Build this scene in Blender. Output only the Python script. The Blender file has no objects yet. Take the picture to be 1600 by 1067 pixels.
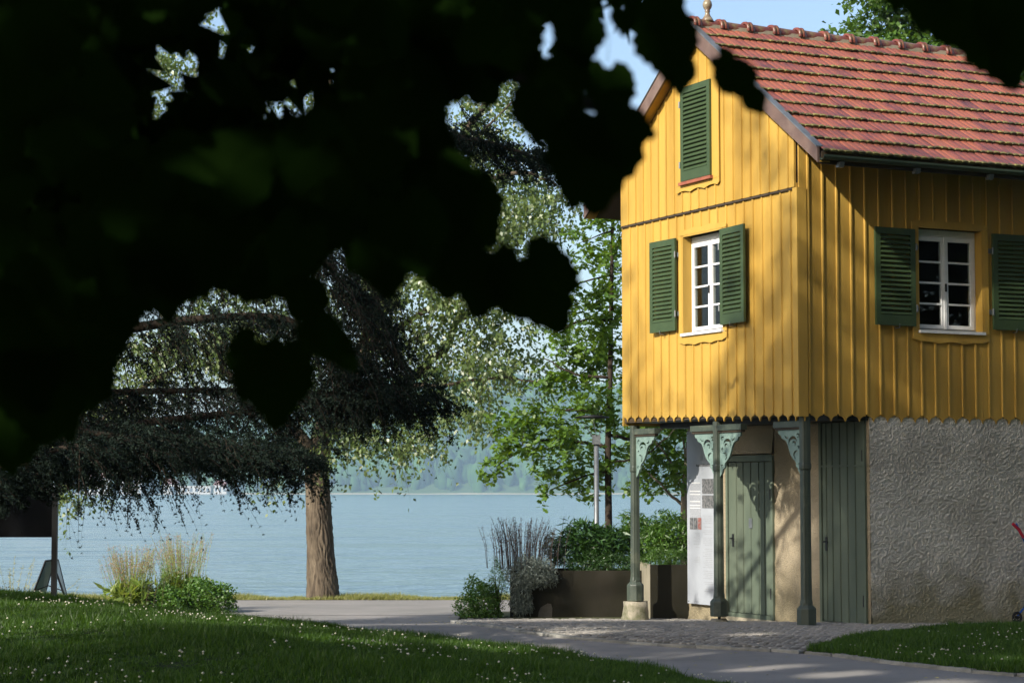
import bpy, math, random
import numpy as np
from mathutils import Vector, Matrix, Euler
R = math.radians
rng = np.random.default_rng(11)
random.seed(11)
S = bpy.context.scene
COL = S.collection

# ------------------------------------------------------------------ camera
EYE = Vector((0, 0, 1.65)); FPX = 3270.0; PITCH = math.atan((762 - 533.5) / FPX)
cam_d = bpy.data.cameras.new('camera'); cam = bpy.data.objects.new('camera', cam_d); COL.objects.link(cam)
cam.location = EYE; cam.rotation_euler = (R(90) + PITCH, 0, 0)
cam_d.sensor_width = 36; cam_d.lens = FPX / 1600 * 36; cam_d.clip_start = .05; cam_d.clip_end = 9000
cam_d.dof.use_dof = True; cam_d.dof.focus_distance = 27.5; cam_d.dof.aperture_fstop = 8.5
S.camera = cam
# ------------------------------------------------------------------ light
TH = math.atan(1600 / FPX)
sv = Vector((math.cos(TH), math.sin(TH), 0)); gv = Vector((-math.sin(TH), math.cos(TH), 0))
SUN = (-.812 * sv - .297 * gv + Vector((0, 0, .503))).normalized()       # towards the sun
w = bpy.data.worlds.new('World'); S.world = w; w.use_nodes = True
nt = w.node_tree; bg = nt.nodes['Background']
sky = nt.nodes.new('ShaderNodeTexSky'); sky.sky_type = 'NISHITA'; sky.sun_disc = False
sky.sun_elevation = math.asin(SUN.z); sky.sun_rotation = math.atan2(SUN.x, SUN.y)
sky.air_density = 1.0; sky.dust_density = 3.2; sky.ozone_density = 1.3; sky.altitude = 400
nt.links.new(sky.outputs[0], bg.inputs[0]); bg.inputs[1].default_value = .15
sd = bpy.data.lights.new('sun', 'SUN'); sd.energy = 5.0; sd.angle = R(.53); sd.color = (1, .93, .82)
so = bpy.data.objects.new('sun', sd); COL.objects.link(so)
so.rotation_euler = SUN.to_track_quat('Z', 'Y').to_euler()
so.location = (-20, -20, 30)
S.view_settings.view_transform = 'Standard'; S.view_settings.look = 'None'
S.view_settings.gamma = 1; S.view_settings.exposure = 0.5; S.view_settings.use_curve_mapping = False
cy = S.cycles
cy.max_bounces = 6; cy.diffuse_bounces = 3; cy.glossy_bounces = 3; cy.transmission_bounces = 4; cy.transparent_max_bounces = 8
cy.volume_bounces = 2; cy.caustics_reflective = False; cy.caustics_refractive = False; cy.sample_clamp_indirect = 6

# ------------------------------------------------------------------ helpers
def link(o, parent=None):
    COL.objects.link(o)
    if parent: o.parent = parent
    return o
def tag(o, label=None, cat=None, group=None, kind=None):
    if label: o['label'] = label
    if cat: o['category'] = cat
    if group: o['group'] = group
    if kind: o['kind'] = kind
    return o
def thing(name, label, cat, loc=(0, 0, 0), rz=0, group=None):
    o = bpy.data.objects.new(name, None); o.location = loc; o.rotation_euler = (0, 0, rz)
    link(o); return tag(o, label, cat, group)
def mobj(name, vs, fs, mat, parent=None, smooth=False):
    me = bpy.data.meshes.new(name); me.from_pydata([tuple(v) for v in vs], [], fs)
    if mat: me.materials.append(mat)
    if smooth: me.polygons.foreach_set('use_smooth', [True] * len(me.polygons))
    me.update()
    return link(bpy.data.objects.new(name, me), parent)
def npobj(name, V, F, mat, parent=None, off=None, smooth=False):
    """V (n,3), F (m,k) arrays -> one mesh"""
    V = np.asarray(V, dtype=np.float32); F = np.asarray(F, dtype=np.int32)
    if off is not None: V = V - np.asarray(off, dtype=np.float32)
    me = bpy.data.meshes.new(name); k = F.shape[1]
    me.vertices.add(len(V)); me.vertices.foreach_set('co', V.ravel())
    me.loops.add(F.size); me.loops.foreach_set('vertex_index', F.ravel())
    me.polygons.add(len(F)); me.polygons.foreach_set('loop_start', np.arange(0, F.size, k, dtype=np.int32))
    me.polygons.foreach_set('loop_total', np.full(len(F), k, dtype=np.int32))
    if smooth: me.polygons.foreach_set('use_smooth', np.ones(len(F), dtype=bool))
    me.materials.append(mat); me.update(calc_edges=True); me.validate()
    return link(bpy.data.objects.new(name, me), parent)
class MB:
    def __init__(s): s.v = []; s.f = []
    def add(s, vs, fs):
        b = len(s.v); s.v += [tuple(v) for v in vs]; s.f += [tuple(i + b for i in f) for f in fs]; return s
    def box(s, x0, x1, y0, y1, z0, z1):
        return s.add([(x0,y0,z0),(x1,y0,z0),(x1,y1,z0),(x0,y1,z0),(x0,y0,z1),(x1,y0,z1),(x1,y1,z1),(x0,y1,z1)],
                     [(0,3,2,1),(4,5,6,7),(0,1,5,4),(1,2,6,5),(2,3,7,6),(3,0,4,7)])
    def prism(s, pts, f, d0, d1):
        n = len(pts); vs = [f(a, b, d0) for a, b in pts] + [f(a, b, d1) for a, b in pts]
        fs = [tuple(range(n)), tuple(range(2*n-1, n-1, -1))] + [(i, i+n, (i+1) % n + n, (i+1) % n) for i in range(n)]
        return s.add(vs, fs)
    def lathe(s, prof, cx=0, cy=0, n=12, rot=0):
        b = []
        for r, z in prof:
            b += [(cx + r*math.cos(rot + 2*math.pi*i/n), cy + r*math.sin(rot + 2*math.pi*i/n), z) for i in range(n)]
        m = len(prof); fs = [(j*n+i, j*n+(i+1) % n, (j+1)*n+(i+1) % n, (j+1)*n+i) for j in range(m-1) for i in range(n)]
        fs += [tuple(range(n-1, -1, -1)), tuple((m-1)*n+i for i in range(n))]
        return s.add(b, fs)
    def tube(s, pts, rad, n=6):
        pts = [Vector(p) for p in pts]
        if not hasattr(rad, '__len__'): rad = [rad]*len(pts)
        vs = []
        for i, p in enumerate(pts):
            d = (pts[min(i+1, len(pts)-1)] - pts[max(i-1, 0)]).normalized()
            a = d.cross(Vector((.31, .95, .05))); a = a.normalized() if a.length > 1e-4 else Vector((1, 0, 0)); b = d.cross(a)
            vs += [p + (a*math.cos(2*math.pi*k/n) + b*math.sin(2*math.pi*k/n))*rad[i] for k in range(n)]
        m = len(pts); fs = [(j*n+i, (j+1)*n+i, (j+1)*n+(i+1) % n, j*n+(i+1) % n) for j in range(m-1) for i in range(n)]
        fs += [tuple(range(n)), tuple((m-1)*n+i for i in range(n-1, -1, -1))]
        return s.add(vs, fs)
    def build(s, name, mat, parent=None, smooth=False):
        return mobj(name, s.v, s.f, mat, parent, smooth)
def smooth_path(pts, sub=4):
    P = [np.array(p, float) for p in pts]; P = [2*P[0]-P[1]] + P + [2*P[-1]-P[-2]]; out = []
    for i in range(1, len(P)-2):
        for k in range(sub):
            t = k/sub; a, b, c, d = P[i-1:i+3]
            out.append(.5*((2*b)+(-a+c)*t+(2*a-5*b+4*c-d)*t*t+(-a+3*b-3*c+d)*t**3))
    out.append(P[-2]); return out
def at(px, py, d):
    """world point seen at pixel px,py of the photograph at forward distance y = d"""
    a = (px-800)/FPX; b = (533.5-py)/FPX; c, s_ = math.cos(PITCH), math.sin(PITCH)
    r = Vector((a, c-b*s_, s_+b*c)); return EYE + r*(d/r.y)
def px_x(px, d): return (px-800)/FPX*d
# ground heights
LB = [(9.5, 9), (6.5, 12), (3.6, 15.2), (1.86, 17.6), (1.19, 19.4), (.0, 21.8), (-1.45, 23.7), (-2.7, 26.4), (-3.9, 29), (-5.2, 30.6), (-9, 31.5), (-30, 32)]
LB = smooth_path([(a, b, 0) for a, b in LB], 6); LBa = np.array([(p[0], p[1]) for p in LB])
def d_in(x, y):
    """signed distance to the lawn border, + on the lawn (left) side"""
    x = np.atleast_1d(np.asarray(x, float)); y = np.atleast_1d(np.asarray(y, float))
    best = np.full(x.shape, 1e9); sg = np.ones(x.shape)
    for i in range(len(LBa)-1):
        a = LBa[i]; b = LBa[i+1]; e = b-a; l2 = e@e
        t = np.clip(((x-a[0])*e[0]+(y-a[1])*e[1])/l2, 0, 1)
        dx = x-a[0]-t*e[0]; dy = y-a[1]-t*e[1]; d = np.hypot(dx, dy)
        cr = e[0]*(y-a[1])-e[1]*(x-a[0]); m = d < best
        best = np.where(m, d, best); sg = np.where(m, np.sign(cr), sg)
    return best*sg
def sst(a, b, t): t = np.clip((t-a)/(b-a), 0, 1); return t*t*(3-2*t)
def gz(x, y):
    x = np.atleast_1d(np.asarray(x, float)); y = np.atleast_1d(np.asarray(y, float))
    z = np.interp(y, [-60, 24.5, 25.5, 28.8, 37.6, 38.4, 43, 70], [0, 0, -.02, -.19, -.33, -.5, -4.2, -7])
    d = d_in(x, y)
    return z + .41*sst(0, 4.6, d)*(1-sst(24.6, 29.5, y))*sst(9, 19, y) + .05*sst(0, .5, d)
def g1(x, y): return float(gz(x, y)[0])
def ground_at(px, py):
    r = at(px, py, 1)-EYE; lo, hi = 8., 60.
    for d in np.arange(8, 60, .05):
        p = EYE+r*d
        if p.z < g1(p.x, p.y): return Vector((p.x, p.y, g1(p.x, p.y)))
    return EYE+r*38

# ------------------------------------------------------------------ materials
def nodes(m): m.use_nodes = True; return m.node_tree.nodes, m.node_tree.links
def mat(name, c1, c2=None, scale=4, rough=.8, bump=0, bscale=30, spec=.3, c3=None, s3=1.0, t3=(.55, .7), stretch=None, per_obj=0, metal=0, detail=5, wear=None):
    m = bpy.data.materials.new(name); N, L = nodes(m); b = N['Principled BSDF']
    b.inputs['Roughness'].default_value = rough; b.inputs['Specular IOR Level'].default_value = spec; b.inputs['Metallic'].default_value = metal
    tc = N.new('ShaderNodeTexCoord'); mp = N.new('ShaderNodeMapping'); L.new(tc.outputs['Object'], mp.inputs[0])
    if stretch: mp.inputs['Scale'].default_value = stretch
    def noise(sc, det=detail):
        n = N.new('ShaderNodeTexNoise'); n.inputs['Scale'].default_value = sc; n.inputs['Detail'].default_value = det; n.inputs['Roughness'].default_value = .62
        L.new(mp.outputs[0], n.inputs[0]); return n
    def mix(f, a, bb, lo=.35, hi=.65):
        r = N.new('ShaderNodeMapRange'); r.inputs[1].default_value = lo; r.inputs[2].default_value = hi; L.new(f, r.inputs[0])
        x = N.new('ShaderNodeMix'); x.data_type = 'RGBA'; L.new(r.outputs[0], x.inputs[0])
        for i, v in ((6, a), (7, bb)):
            if isinstance(v, tuple): x.inputs[i].default_value = (*v, 1)
            else: L.new(v, x.inputs[i])
        return x.outputs[2]
    col = mix(noise(scale).outputs[0], c1, c2 or tuple(v*.8 for v in c1))
    if c3: col = mix(noise(s3, 8).outputs[0], col, c3, *t3)
    if per_obj:
        oi = N.new('ShaderNodeObjectInfo'); h = N.new('ShaderNodeHueSaturation')
        r = N.new('ShaderNodeMapRange'); r.inputs[3].default_value = 1-per_obj; r.inputs[4].default_value = 1+per_obj; L.new(oi.outputs['Random'], r.inputs[0])
        L.new(r.outputs[0], h.inputs['Value']); L.new(col, h.inputs['Color']); col = h.outputs[0]
    L.new(col, b.inputs['Base Color'])
    if bump:
        bn = N.new('ShaderNodeBump'); bn.inputs['Strength'].default_value = min(1, bump); bn.inputs['Distance'].default_value = .01*max(1, bump)
        L.new(noise(bscale, 8).outputs[0], bn.inputs['Height']); L.new(bn.outputs[0], b.inputs['Normal'])
    return m
def leaf_mat(name, c1, c2, trans=.35, gloss=.06, rough=.45):
    m = bpy.data.materials.new(name); N, L = nodes(m); N.remove(N['Principled BSDF']); out = N['Material Output']
    g = N.new('ShaderNodeNewGeometry'); x = N.new('ShaderNodeMix'); x.data_type = 'RGBA'
    x.inputs[6].default_value = (*c1, 1); x.inputs[7].default_value = (*c2, 1); L.new(g.outputs['Random Per Island'], x.inputs[0])
    d = N.new('ShaderNodeBsdfDiffuse'); t = N.new('ShaderNodeBsdfTranslucent'); gl = N.new('ShaderNodeBsdfGlossy'); gl.inputs['Roughness'].default_value = rough
    L.new(x.outputs[2], d.inputs[0])
    hs = N.new('ShaderNodeHueSaturation'); hs.inputs['Hue'].default_value = .475; hs.inputs['Saturation'].default_value = 1.15; hs.inputs['Value'].default_value = 1.5
    L.new(x.outputs[2], hs.inputs['Color']); L.new(hs.outputs[0], t.inputs[0])
    m1 = N.new('ShaderNodeMixShader'); m1.inputs[0].default_value = trans; L.new(d.outputs[0], m1.inputs[1]); L.new(t.outputs[0], m1.inputs[2])
    m2 = N.new('ShaderNodeMixShader'); m2.inputs[0].default_value = gloss; L.new(m1.outputs[0], m2.inputs[1]); L.new(gl.outputs[0], m2.inputs[2])
    L.new(m2.outputs[0], out.inputs[0]); return m
M = {}
M['yellow'] = mat('yellow_paint', (.50, .312, .062), (.44, .27, .05), 2.6, .62, .25, 60, .3, (.33, .19, .03), 1.3, (.5, .82), (1, 1, .12), per_obj=.09)
M['shutter'] = mat('green_paint', (.045, .074, .028), (.036, .062, .024), 6, .5, .15, 60, .4)
M['dark_green'] = mat('dark_green_paint', (.06, .085, .06), (.045, .068, .05), 6, .5, .1, 60, .4)
M['door'] = mat('grey_green_paint', (.115, .14, .10), (.09, .115, .082), 3, .6, .25, 50, .3, (.075, .10, .075), 2, (.5, .75), (1, 1, .15), per_obj=.08)
M['column'] = mat('column_paint', (.062, .078, .058), (.048, .062, .048), 5, .5, .15, 40, .4, (.15, .16, .11), 3, (.55, .8))
M['bracket'] = mat('pale_teal_paint', (.20, .285, .25), (.15, .225, .20), 9, .6, .2, 60, .3)
M['white'] = mat('white_paint', (.78, .79, .78), (.70, .71, .70), 5, .5, .1, 60, .4)
M['metal'] = mat('galvanised_metal', (.22, .235, .245), (.15, .165, .175), 7, .45, .1, 40, .5, metal=.5)
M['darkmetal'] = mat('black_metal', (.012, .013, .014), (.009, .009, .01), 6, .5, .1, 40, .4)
M['barge'] = mat('weathered_brown_board', (.15, .095, .075), (.11, .07, .06), 3, .55, .3, 40, .4, (.21, .15, .12), 2.5, (.5, .75))
M['wooddark'] = mat('dark_weathered_wood', (.06, .045, .03), (.04, .03, .022), 4, .8, .3, 30)
M['interior'] = mat('interior_wall', (.09, .065, .04), (.07, .05, .03), 3, .9)
M['finial'] = mat('glazed_brown_clay', (.14, .09, .06), (.30, .26, .17), 9, .25, .2, 30, .5)
M['ridge'] = mat('glazed_red_ridge', (.20, .055, .035), (.13, .04, .03), 7, .3, .25, 30, .5, (.23, .18, .07), 6, (.56, .7), per_obj=.15)
M['stone'] = mat('pale_field_stone', (.36, .32, .25), (.24, .22, .17), 9, .95, .9, 22, .2, (.10, .11, .05), 5, (.5, .7))
M['edging'] = mat('edging_stone', (.30, .29, .26), (.20, .20, .18), 7, .95, .6, 35, .2, per_obj=.2)
M['cobble'] = mat('granite_sett', (.29, .27, .24), (.18, .17, .15), 16, .9, .25, 60, .25, per_obj=.3)
M['bed'] = mat('mossy_sand_bed', (.10, .095, .06), (.055, .07, .025), 5, 1, .6, 60, .1)
M['asphalt'] = mat('asphalt', (.25, .238, .22), (.21, .20, .186), 1.3, .93, .25, 220, .25, (.29, .27, .255), .6, (.45, .75))
M['soil'] = mat('grassy_soil', (.018, .028, .008), (.026, .032, .012), 3, 1, .6, 40, .1, (.03, .07, .012), .7, (.4, .6))
M['rust'] = mat('corten_planter', (.024, .022, .015), (.018, .017, .011), 2, .85, .2, 40, .1, (.03, .027, .02), 1.2, (.5, .7), (1, 1, .4))  # base colour darkened to carry the shade on the planters
M['wornrust'] = mat('worn_planter_patch', (.10, .095, .08), (.07, .065, .055), 9, .9)
M['conc'] = mat('pale_concrete', (.34, .30, .22), (.26, .24, .17), 4, .9, .4, 40, .2)
M['glassy'] = None
M['sill_red'] = mat('red_brown_sill', (.33, .11, .06), (.25, .08, .05), 8, .6)
M['panel'] = mat('printed_panel', (.36, .385, .42), (.33, .355, .39), 2, .5, 0, 30, .4)
M['panelgrey'] = mat('panel_grey_print', (.26, .28, .30), (.36, .37, .40), 40, .5, 0)
M['panelphoto'] = mat('panel_dark_photo', (.04, .045, .05), (.20, .20, .20), 25, .5, 0)
M['panelred'] = mat('panel_red_photo', (.28, .03, .02), (.25, .22, .20), 40, .5, 0)
M['rock'] = mat('sunlit_boulder', (.42, .36, .27), (.28, .24, .17), 4, .95, .9, 12, .2)
M['bark'] = mat('furrowed_bark', (.125, .10, .072), (.05, .04, .03), 9, .95, 2.5, 9, .15, (.19, .155, .11), 5, (.55, .75), (1.4, 1.4, .28))
M['barkpale'] = mat('pale_bark', (.30, .26, .20), (.15, .12, .09), 6, .9, .8, 12, .15)
M['barkdark'] = mat('dark_bark', (.05, .038, .028), (.03, .024, .019), 9, .95, 1.2, 12, .15)
M['twig'] = mat('twig', (.10, .07, .045), (.07, .05, .03), 9, .9)
M['birchleaf'] = leaf_mat('birch_leaf', (.075, .135, .026), (.17, .235, .07), .42, .08, .45)
M['oakleaf'] = leaf_mat('oak_leaf', (.07, .15, .018), (.13, .23, .03), .42, .05)
M['cedarleaf'] = leaf_mat('cedar_needle', (.014, .024, .016), (.03, .045, .036), .03, .004)
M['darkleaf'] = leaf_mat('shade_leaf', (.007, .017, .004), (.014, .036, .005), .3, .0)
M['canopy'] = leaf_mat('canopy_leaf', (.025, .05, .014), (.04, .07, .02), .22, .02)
M['roofleaf'] = leaf_mat('lime_leaf', (.05, .115, .014), (.10, .19, .03), .35, .04)
M['shrubleaf'] = leaf_mat('shrub_leaf', (.05, .13, .015), (.10, .20, .03), .3, .06)
M['deepleaf'] = leaf_mat('laurel_leaf', (.035, .10, .018), (.06, .15, .028), .25, .08)
M['silver'] = leaf_mat('silver_leaf', (.13, .16, .14), (.22, .26, .22), .2, .03)
M['blackgrass'] = leaf_mat('dry_dark_stem', (.04, .032, .03), (.09, .07, .06), .1, .02)
M['plume'] = leaf_mat('pink_plume', (.30, .21, .14), (.42, .30, .22), .4, .02)
M['reed'] = leaf_mat('reed_blade', (.12, .20, .03), (.24, .31, .08), .4, .04)
M['grass'] = leaf_mat('grass_blade', (.02, .06, .006), (.08, .165, .02), .45, .03)
M['bankgrass'] = leaf_mat('dry_bank_grass', (.16, .20, .04), (.33, .32, .12), .4, .03)
M['flower'] = mat('clover_flower', (.62, .60, .48), (.5, .48, .36), 20, .9)
M['straw'] = leaf_mat('dry_weed', (.22, .22, .09), (.34, .33, .15), .35, .02)
M['red'] = mat('crimson_grip', (.45, .02, .05), (.38, .02, .04), 8, .5)
M['boardblack'] = mat('matt_black_board', (.008, .008, .009), (.006, .006, .006), 6, .95, 0, 30, .05)  # black holds the shade on the back of the notice board
M['blue'] = mat('blue_frame', (.02, .09, .38), (.02, .07, .30), 8, .4)
M['rubber'] = mat('black_rubber', (.015, .015, .016), (.025, .025, .026), 8, .7)

def plaster(name, c1, c2, grime, scale, strength, swirl):
    m = bpy.data.materials.new(name); N, L = nodes(m); b = N['Principled BSDF']; b.inputs['Roughness'].default_value = .95; b.inputs['Specular IOR Level'].default_value = .15
    tc = N.new('ShaderNodeTexCoord')
    n1 = N.new('ShaderNodeTexNoise'); n1.inputs['Scale'].default_value = 1.3; n1.inputs['Detail'].default_value = 9; L.new(tc.outputs['Object'], n1.inputs[0])
    mx = N.new('ShaderNodeMix'); mx.data_type = 'RGBA'; mx.inputs[6].default_value = (*c1, 1); mx.inputs[7].default_value = (*c2, 1)
    r = N.new('ShaderNodeMapRange'); r.inputs[1].default_value = .4; r.inputs[2].default_value = .65; L.new(n1.outputs[0], r.inputs[0]); L.new(r.outputs[0], mx.inputs[0])
    sx = N.new('ShaderNodeSeparateXYZ'); L.new(tc.outputs['Object'], sx.inputs[0])      # algae near the ground
    n2 = N.new('ShaderNodeTexNoise'); n2.inputs['Scale'].default_value = 3.; n2.inputs['Detail'].default_value = 8; L.new(tc.outputs['Object'], n2.inputs[0])
    ad = N.new('ShaderNodeMath'); ad.operation = 'MULTIPLY_ADD'; ad.inputs[1].default_value = 1.3; L.new(n2.outputs[0], ad.inputs[0]); L.new(sx.outputs[2], ad.inputs[2])
    r2 = N.new('ShaderNodeMapRange'); r2.inputs[1].default_value = 1.35; r2.inputs[2].default_value = .75; r2.inputs[4].default_value = .75; L.new(ad.outputs[0], r2.inputs[0])
    m3 = N.new('ShaderNodeMix'); m3.data_type = 'RGBA'; L.new(r2.outputs[0], m3.inputs[0]); L.new(mx.outputs[2], m3.inputs[6]); m3.inputs[7].default_value = (*grime, 1)
    L.new(m3.outputs[2], b.inputs['Base Color'])
    nz = N.new('ShaderNodeTexNoise'); nz.inputs['Scale'].default_value = scale; nz.inputs['Detail'].default_value = 4; nz.inputs['Distortion'].default_value = swirl
    L.new(tc.outputs['Object'], nz.inputs[0])
    vo = N.new('ShaderNodeTexVoronoi'); vo.inputs['Scale'].default_value = scale*1.8; L.new(tc.outputs['Object'], vo.inputs[0])
    sm = N.new('ShaderNodeMath'); sm.operation = 'MULTIPLY_ADD'; sm.inputs[1].default_value = -.35; L.new(vo.outputs[0], sm.inputs[0]); L.new(nz.outputs[0], sm.inputs[2])
    bn = N.new('ShaderNodeBump'); bn.inputs['Strength'].default_value = strength; bn.inputs['Distance'].default_value = .05; L.new(sm.outputs[0], bn.inputs['Height']); L.new(bn.outputs[0], b.inputs['Normal'])
    return m
M['plaster'] = plaster('warm_roughcast', (.37, .31, .215), (.31, .26, .175), (.25, .215, .135), 42, .55, .6)
M['rough'] = plaster('grey_trowelled_roughcast', (.66, .64, .585), (.47, .455, .41), (.22, .20, .09), 40, .5, 1.9)

def tile_mat():
    m = bpy.data.materials.new('clay_roof_tile'); N, L = nodes(m); b = N['Principled BSDF']; b.inputs['Roughness'].default_value = .42; b.inputs['Specular IOR Level'].default_value = .5
    tc = N.new('ShaderNodeTexCoord'); oi = N.new('ShaderNodeObjectInfo'); g = N.new('ShaderNodeNewGeometry')
    n = N.new('ShaderNodeTexNoise'); n.inputs['Scale'].default_value = 5; n.inputs['Detail'].default_value = 6; L.new(g.outputs['Position'], n.inputs[0])
    ad = N.new('ShaderNodeMath'); ad.operation = 'MULTIPLY_ADD'; ad.inputs[1].default_value = .55; L.new(oi.outputs['Random'], ad.inputs[0]); L.new(n.outputs[0], ad.inputs[2])
    cr = N.new('ShaderNodeValToRGB'); e = cr.color_ramp.elements; e[0].position = .3; e[0].color = (.085, .036, .042, 1); e[1].position = .95; e[1].color = (.30, .095, .055, 1)
    k = e.new(.6); k.color = (.20, .062, .048, 1); L.new(ad.outputs[0], cr.inputs[0])
    sx = N.new('ShaderNodeSeparateXYZ'); L.new(tc.outputs['Object'], sx.inputs[0])
    n2 = N.new('ShaderNodeTexNoise'); n2.inputs['Scale'].default_value = 28; n2.inputs['Detail'].default_value = 5; L.new(g.outputs['Position'], n2.inputs[0])
    a2 = N.new('ShaderNodeMath'); a2.operation = 'MULTIPLY_ADD'; a2.inputs[1].default_value = -.075; L.new(n2.outputs[0], a2.inputs[0]); L.new(sx.outputs[1], a2.inputs[2])
    r2 = N.new('ShaderNodeMapRange'); r2.inputs[1].default_value = .006; r2.inputs[2].default_value = -.012; L.new(a2.outputs[0], r2.inputs[0])
    mc = N.new('ShaderNodeValToRGB'); e = mc.color_ramp.elements; e[0].position = .42; e[0].color = (.045, .045, .02, 1); e[1].position = .66; e[1].color = (.22, .20, .06, 1)
    n3 = N.new('ShaderNodeTexNoise'); n3.inputs['Scale'].default_value = 9; n3.inputs['Detail'].default_value = 4; L.new(g.outputs['Position'], n3.inputs[0]); L.new(n3.outputs[0], mc.inputs[0])
    mx = N.new('ShaderNodeMix'); mx.data_type = 'RGBA'; L.new(r2.outputs[0], mx.inputs[0]); L.new(cr.outputs[0], mx.inputs[6]); L.new(mc.outputs[0], mx.inputs[7])
    L.new(mx.outputs[2], b.inputs['Base Color'])
    rr = N.new('ShaderNodeMapRange'); rr.inputs[3].default_value = .42; rr.inputs[4].default_value = .95; L.new(r2.outputs[0], rr.inputs[0]); L.new(rr.outputs[0], b.inputs['Roughness'])
    bn = N.new('ShaderNodeBump'); bn.inputs['Strength'].default_value = .35; bn.inputs['Distance'].default_value = .01; L.new(n2.outputs[0], bn.inputs['Height']); L.new(bn.outputs[0], b.inputs['Normal'])
    return m
M['tile'] = tile_mat()
def glass_mat():
    m = bpy.data.materials.new('window_glass'); N, L = nodes(m); N.remove(N['Principled BSDF']); out = N['Material Output']
    t = N.new('ShaderNodeBsdfTransparent'); t.inputs[0].default_value = (.75, .78, .76, 1); g = N.new('ShaderNodeBsdfGlossy'); g.inputs['Roughness'].default_value = .02
    lw = N.new('ShaderNodeLayerWeight'); lw.inputs[0].default_value = .5; pw = N.new('ShaderNodeMath'); pw.operation = 'POWER'; pw.inputs[1].default_value = 5; L.new(lw.outputs['Facing'], pw.inputs[0]); f = N.new('ShaderNodeMath'); f.operation = 'MULTIPLY_ADD'; f.inputs[1].default_value = .9; f.inputs[2].default_value = .045; L.new(pw.outputs[0], f.inputs[0]); x = N.new('ShaderNodeMixShader'); L.new(f.outputs[0], x.inputs[0]); L.new(t.outputs[0], x.inputs[1]); L.new(g.outputs[0], x.inputs[2])
    L.new(x.outputs[0], out.inputs[0]); return m
M['glass'] = glass_mat()
def water_mat():
    m = bpy.data.materials.new('lake_water'); N, L = nodes(m); b = N['Principled BSDF']
    b.inputs['Base Color'].default_value = (.10, .155, .16, 1); b.inputs['Roughness'].default_value = .16; b.inputs['IOR'].default_value = 1.33
    g = N.new('ShaderNodeNewGeometry'); h = None
    for sc, st, det, amp in ((.36, (1, 1.4, 1), 3, .44), (.07, (.7, 1.6, 1), 3, 1.7), (.012, (.3, 1.6, 1), 2, 5.)):
        mp = N.new('ShaderNodeMapping'); mp.inputs['Scale'].default_value = st; L.new(g.outputs['Position'], mp.inputs[0])
        n1 = N.new('ShaderNodeTexNoise'); n1.inputs['Scale'].default_value = sc; n1.inputs['Detail'].default_value = det; n1.inputs['Roughness'].default_value = .5; L.new(mp.outputs[0], n1.inputs[0])
        m_ = N.new('ShaderNodeMath'); m_.operation = 'MULTIPLY_ADD'; m_.inputs[1].default_value = amp; L.new(n1.outputs[0], m_.inputs[0])
        if h: L.new(h.outputs[0], m_.inputs[2])
        h = m_
    bn = N.new('ShaderNodeBump'); bn.inputs['Strength'].default_value = 1; bn.inputs['Distance'].default_value = 1.0; L.new(h.outputs[0], bn.inputs['Height'])
    L.new(bn.outputs[0], b.inputs['Normal']); return m
M['water'] = water_mat()

# ------------------------------------------------------------------ ground, path, lake, hills
WZ = -4.0
def grid_obj(name, xs, ys, zf, m, kind='structure'):
    X, Y = np.meshgrid(xs, ys); Z = zf(X.ravel(), Y.ravel()); V = np.c_[X.ravel(), Y.ravel(), Z]
    nx, ny = len(xs), len(ys); i, j = np.meshgrid(np.arange(nx-1), np.arange(ny-1)); a = (j*nx+i).ravel()
    o = npobj(name, V, np.c_[a, a+1, a+1+nx, a+nx], m, smooth=True); tag(o, kind=kind); return o
def ground_z(x, y):
    z = gz(x, y); return z - .03*(d_in(x, y) < 0)
grid_obj('ground', np.r_[-60:-16:2, -16:12:.33, 12:60:2], np.r_[-40:8:2, 8:42:.33, 42:64:2], ground_z, M['soil'])
def ruled(name, A, B, m, dz, nc=24, parent=None, kind='structure', zf=gz, n=70):
    def resample(P):
        P = np.array([(p[0], p[1]) for p in P]); s_ = np.r_[0, np.cumsum(np.hypot(*np.diff(P, axis=0).T))]; t = np.linspace(0, s_[-1], n)
        return np.c_[np.interp(t, s_, P[:, 0]), np.interp(t, s_, P[:, 1])]
    A = resample(A); B = resample(B); V = []
    for i in range(n):
        for k in range(nc): V.append(A[i]*(1-k/(nc-1))+B[i]*k/(nc-1))
    V = np.array(V); V = np.c_[V, zf(V[:, 0], V[:, 1])+dz]; F = [(i*nc+k, i*nc+k+1, (i+1)*nc+k+1, (i+1)*nc+k) for i in range(n-1) for k in range(nc-1)]
    o = npobj(name, V, F, m, parent, smooth=True)
    if kind and not parent: tag(o, kind=kind)
    return o
def g_base(x, y):
    y = np.atleast_1d(np.asarray(y, float)); return np.interp(y, [-60, 24.5, 25.5, 28.8, 37.6, 38.4, 43, 70], [0, 0, -.02, -.19, -.33, -.5, -4.2, -7])
RE = smooth_path([(a, b, 0) for a, b in [(14, 13.2), (9, 15.8), (6, 17.45), (4.45, 18.5), (3.6, 19.75), (2.95, 21.0), (1.5, 22.1), (.35, 23.6), (-.35, 25.6), (-.75, 28.3), (-.8, 30.5), (-.8, 32.6)]], 6)
LP = [p for p in LB if p[1] < 32.9 and p[0] > -6.5]
path = ruled('path', LP, RE, M['asphalt'], .004, zf=g_base)
ruled('lakeside_walk', [(-40, 31.0), (-6, 31.0), (0, 31.0), (30, 31.0)], [(-40, 37.0), (-6, 37.0), (0, 37.0), (30, 37.0)], M['asphalt'], .008, zf=g_base)
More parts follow.
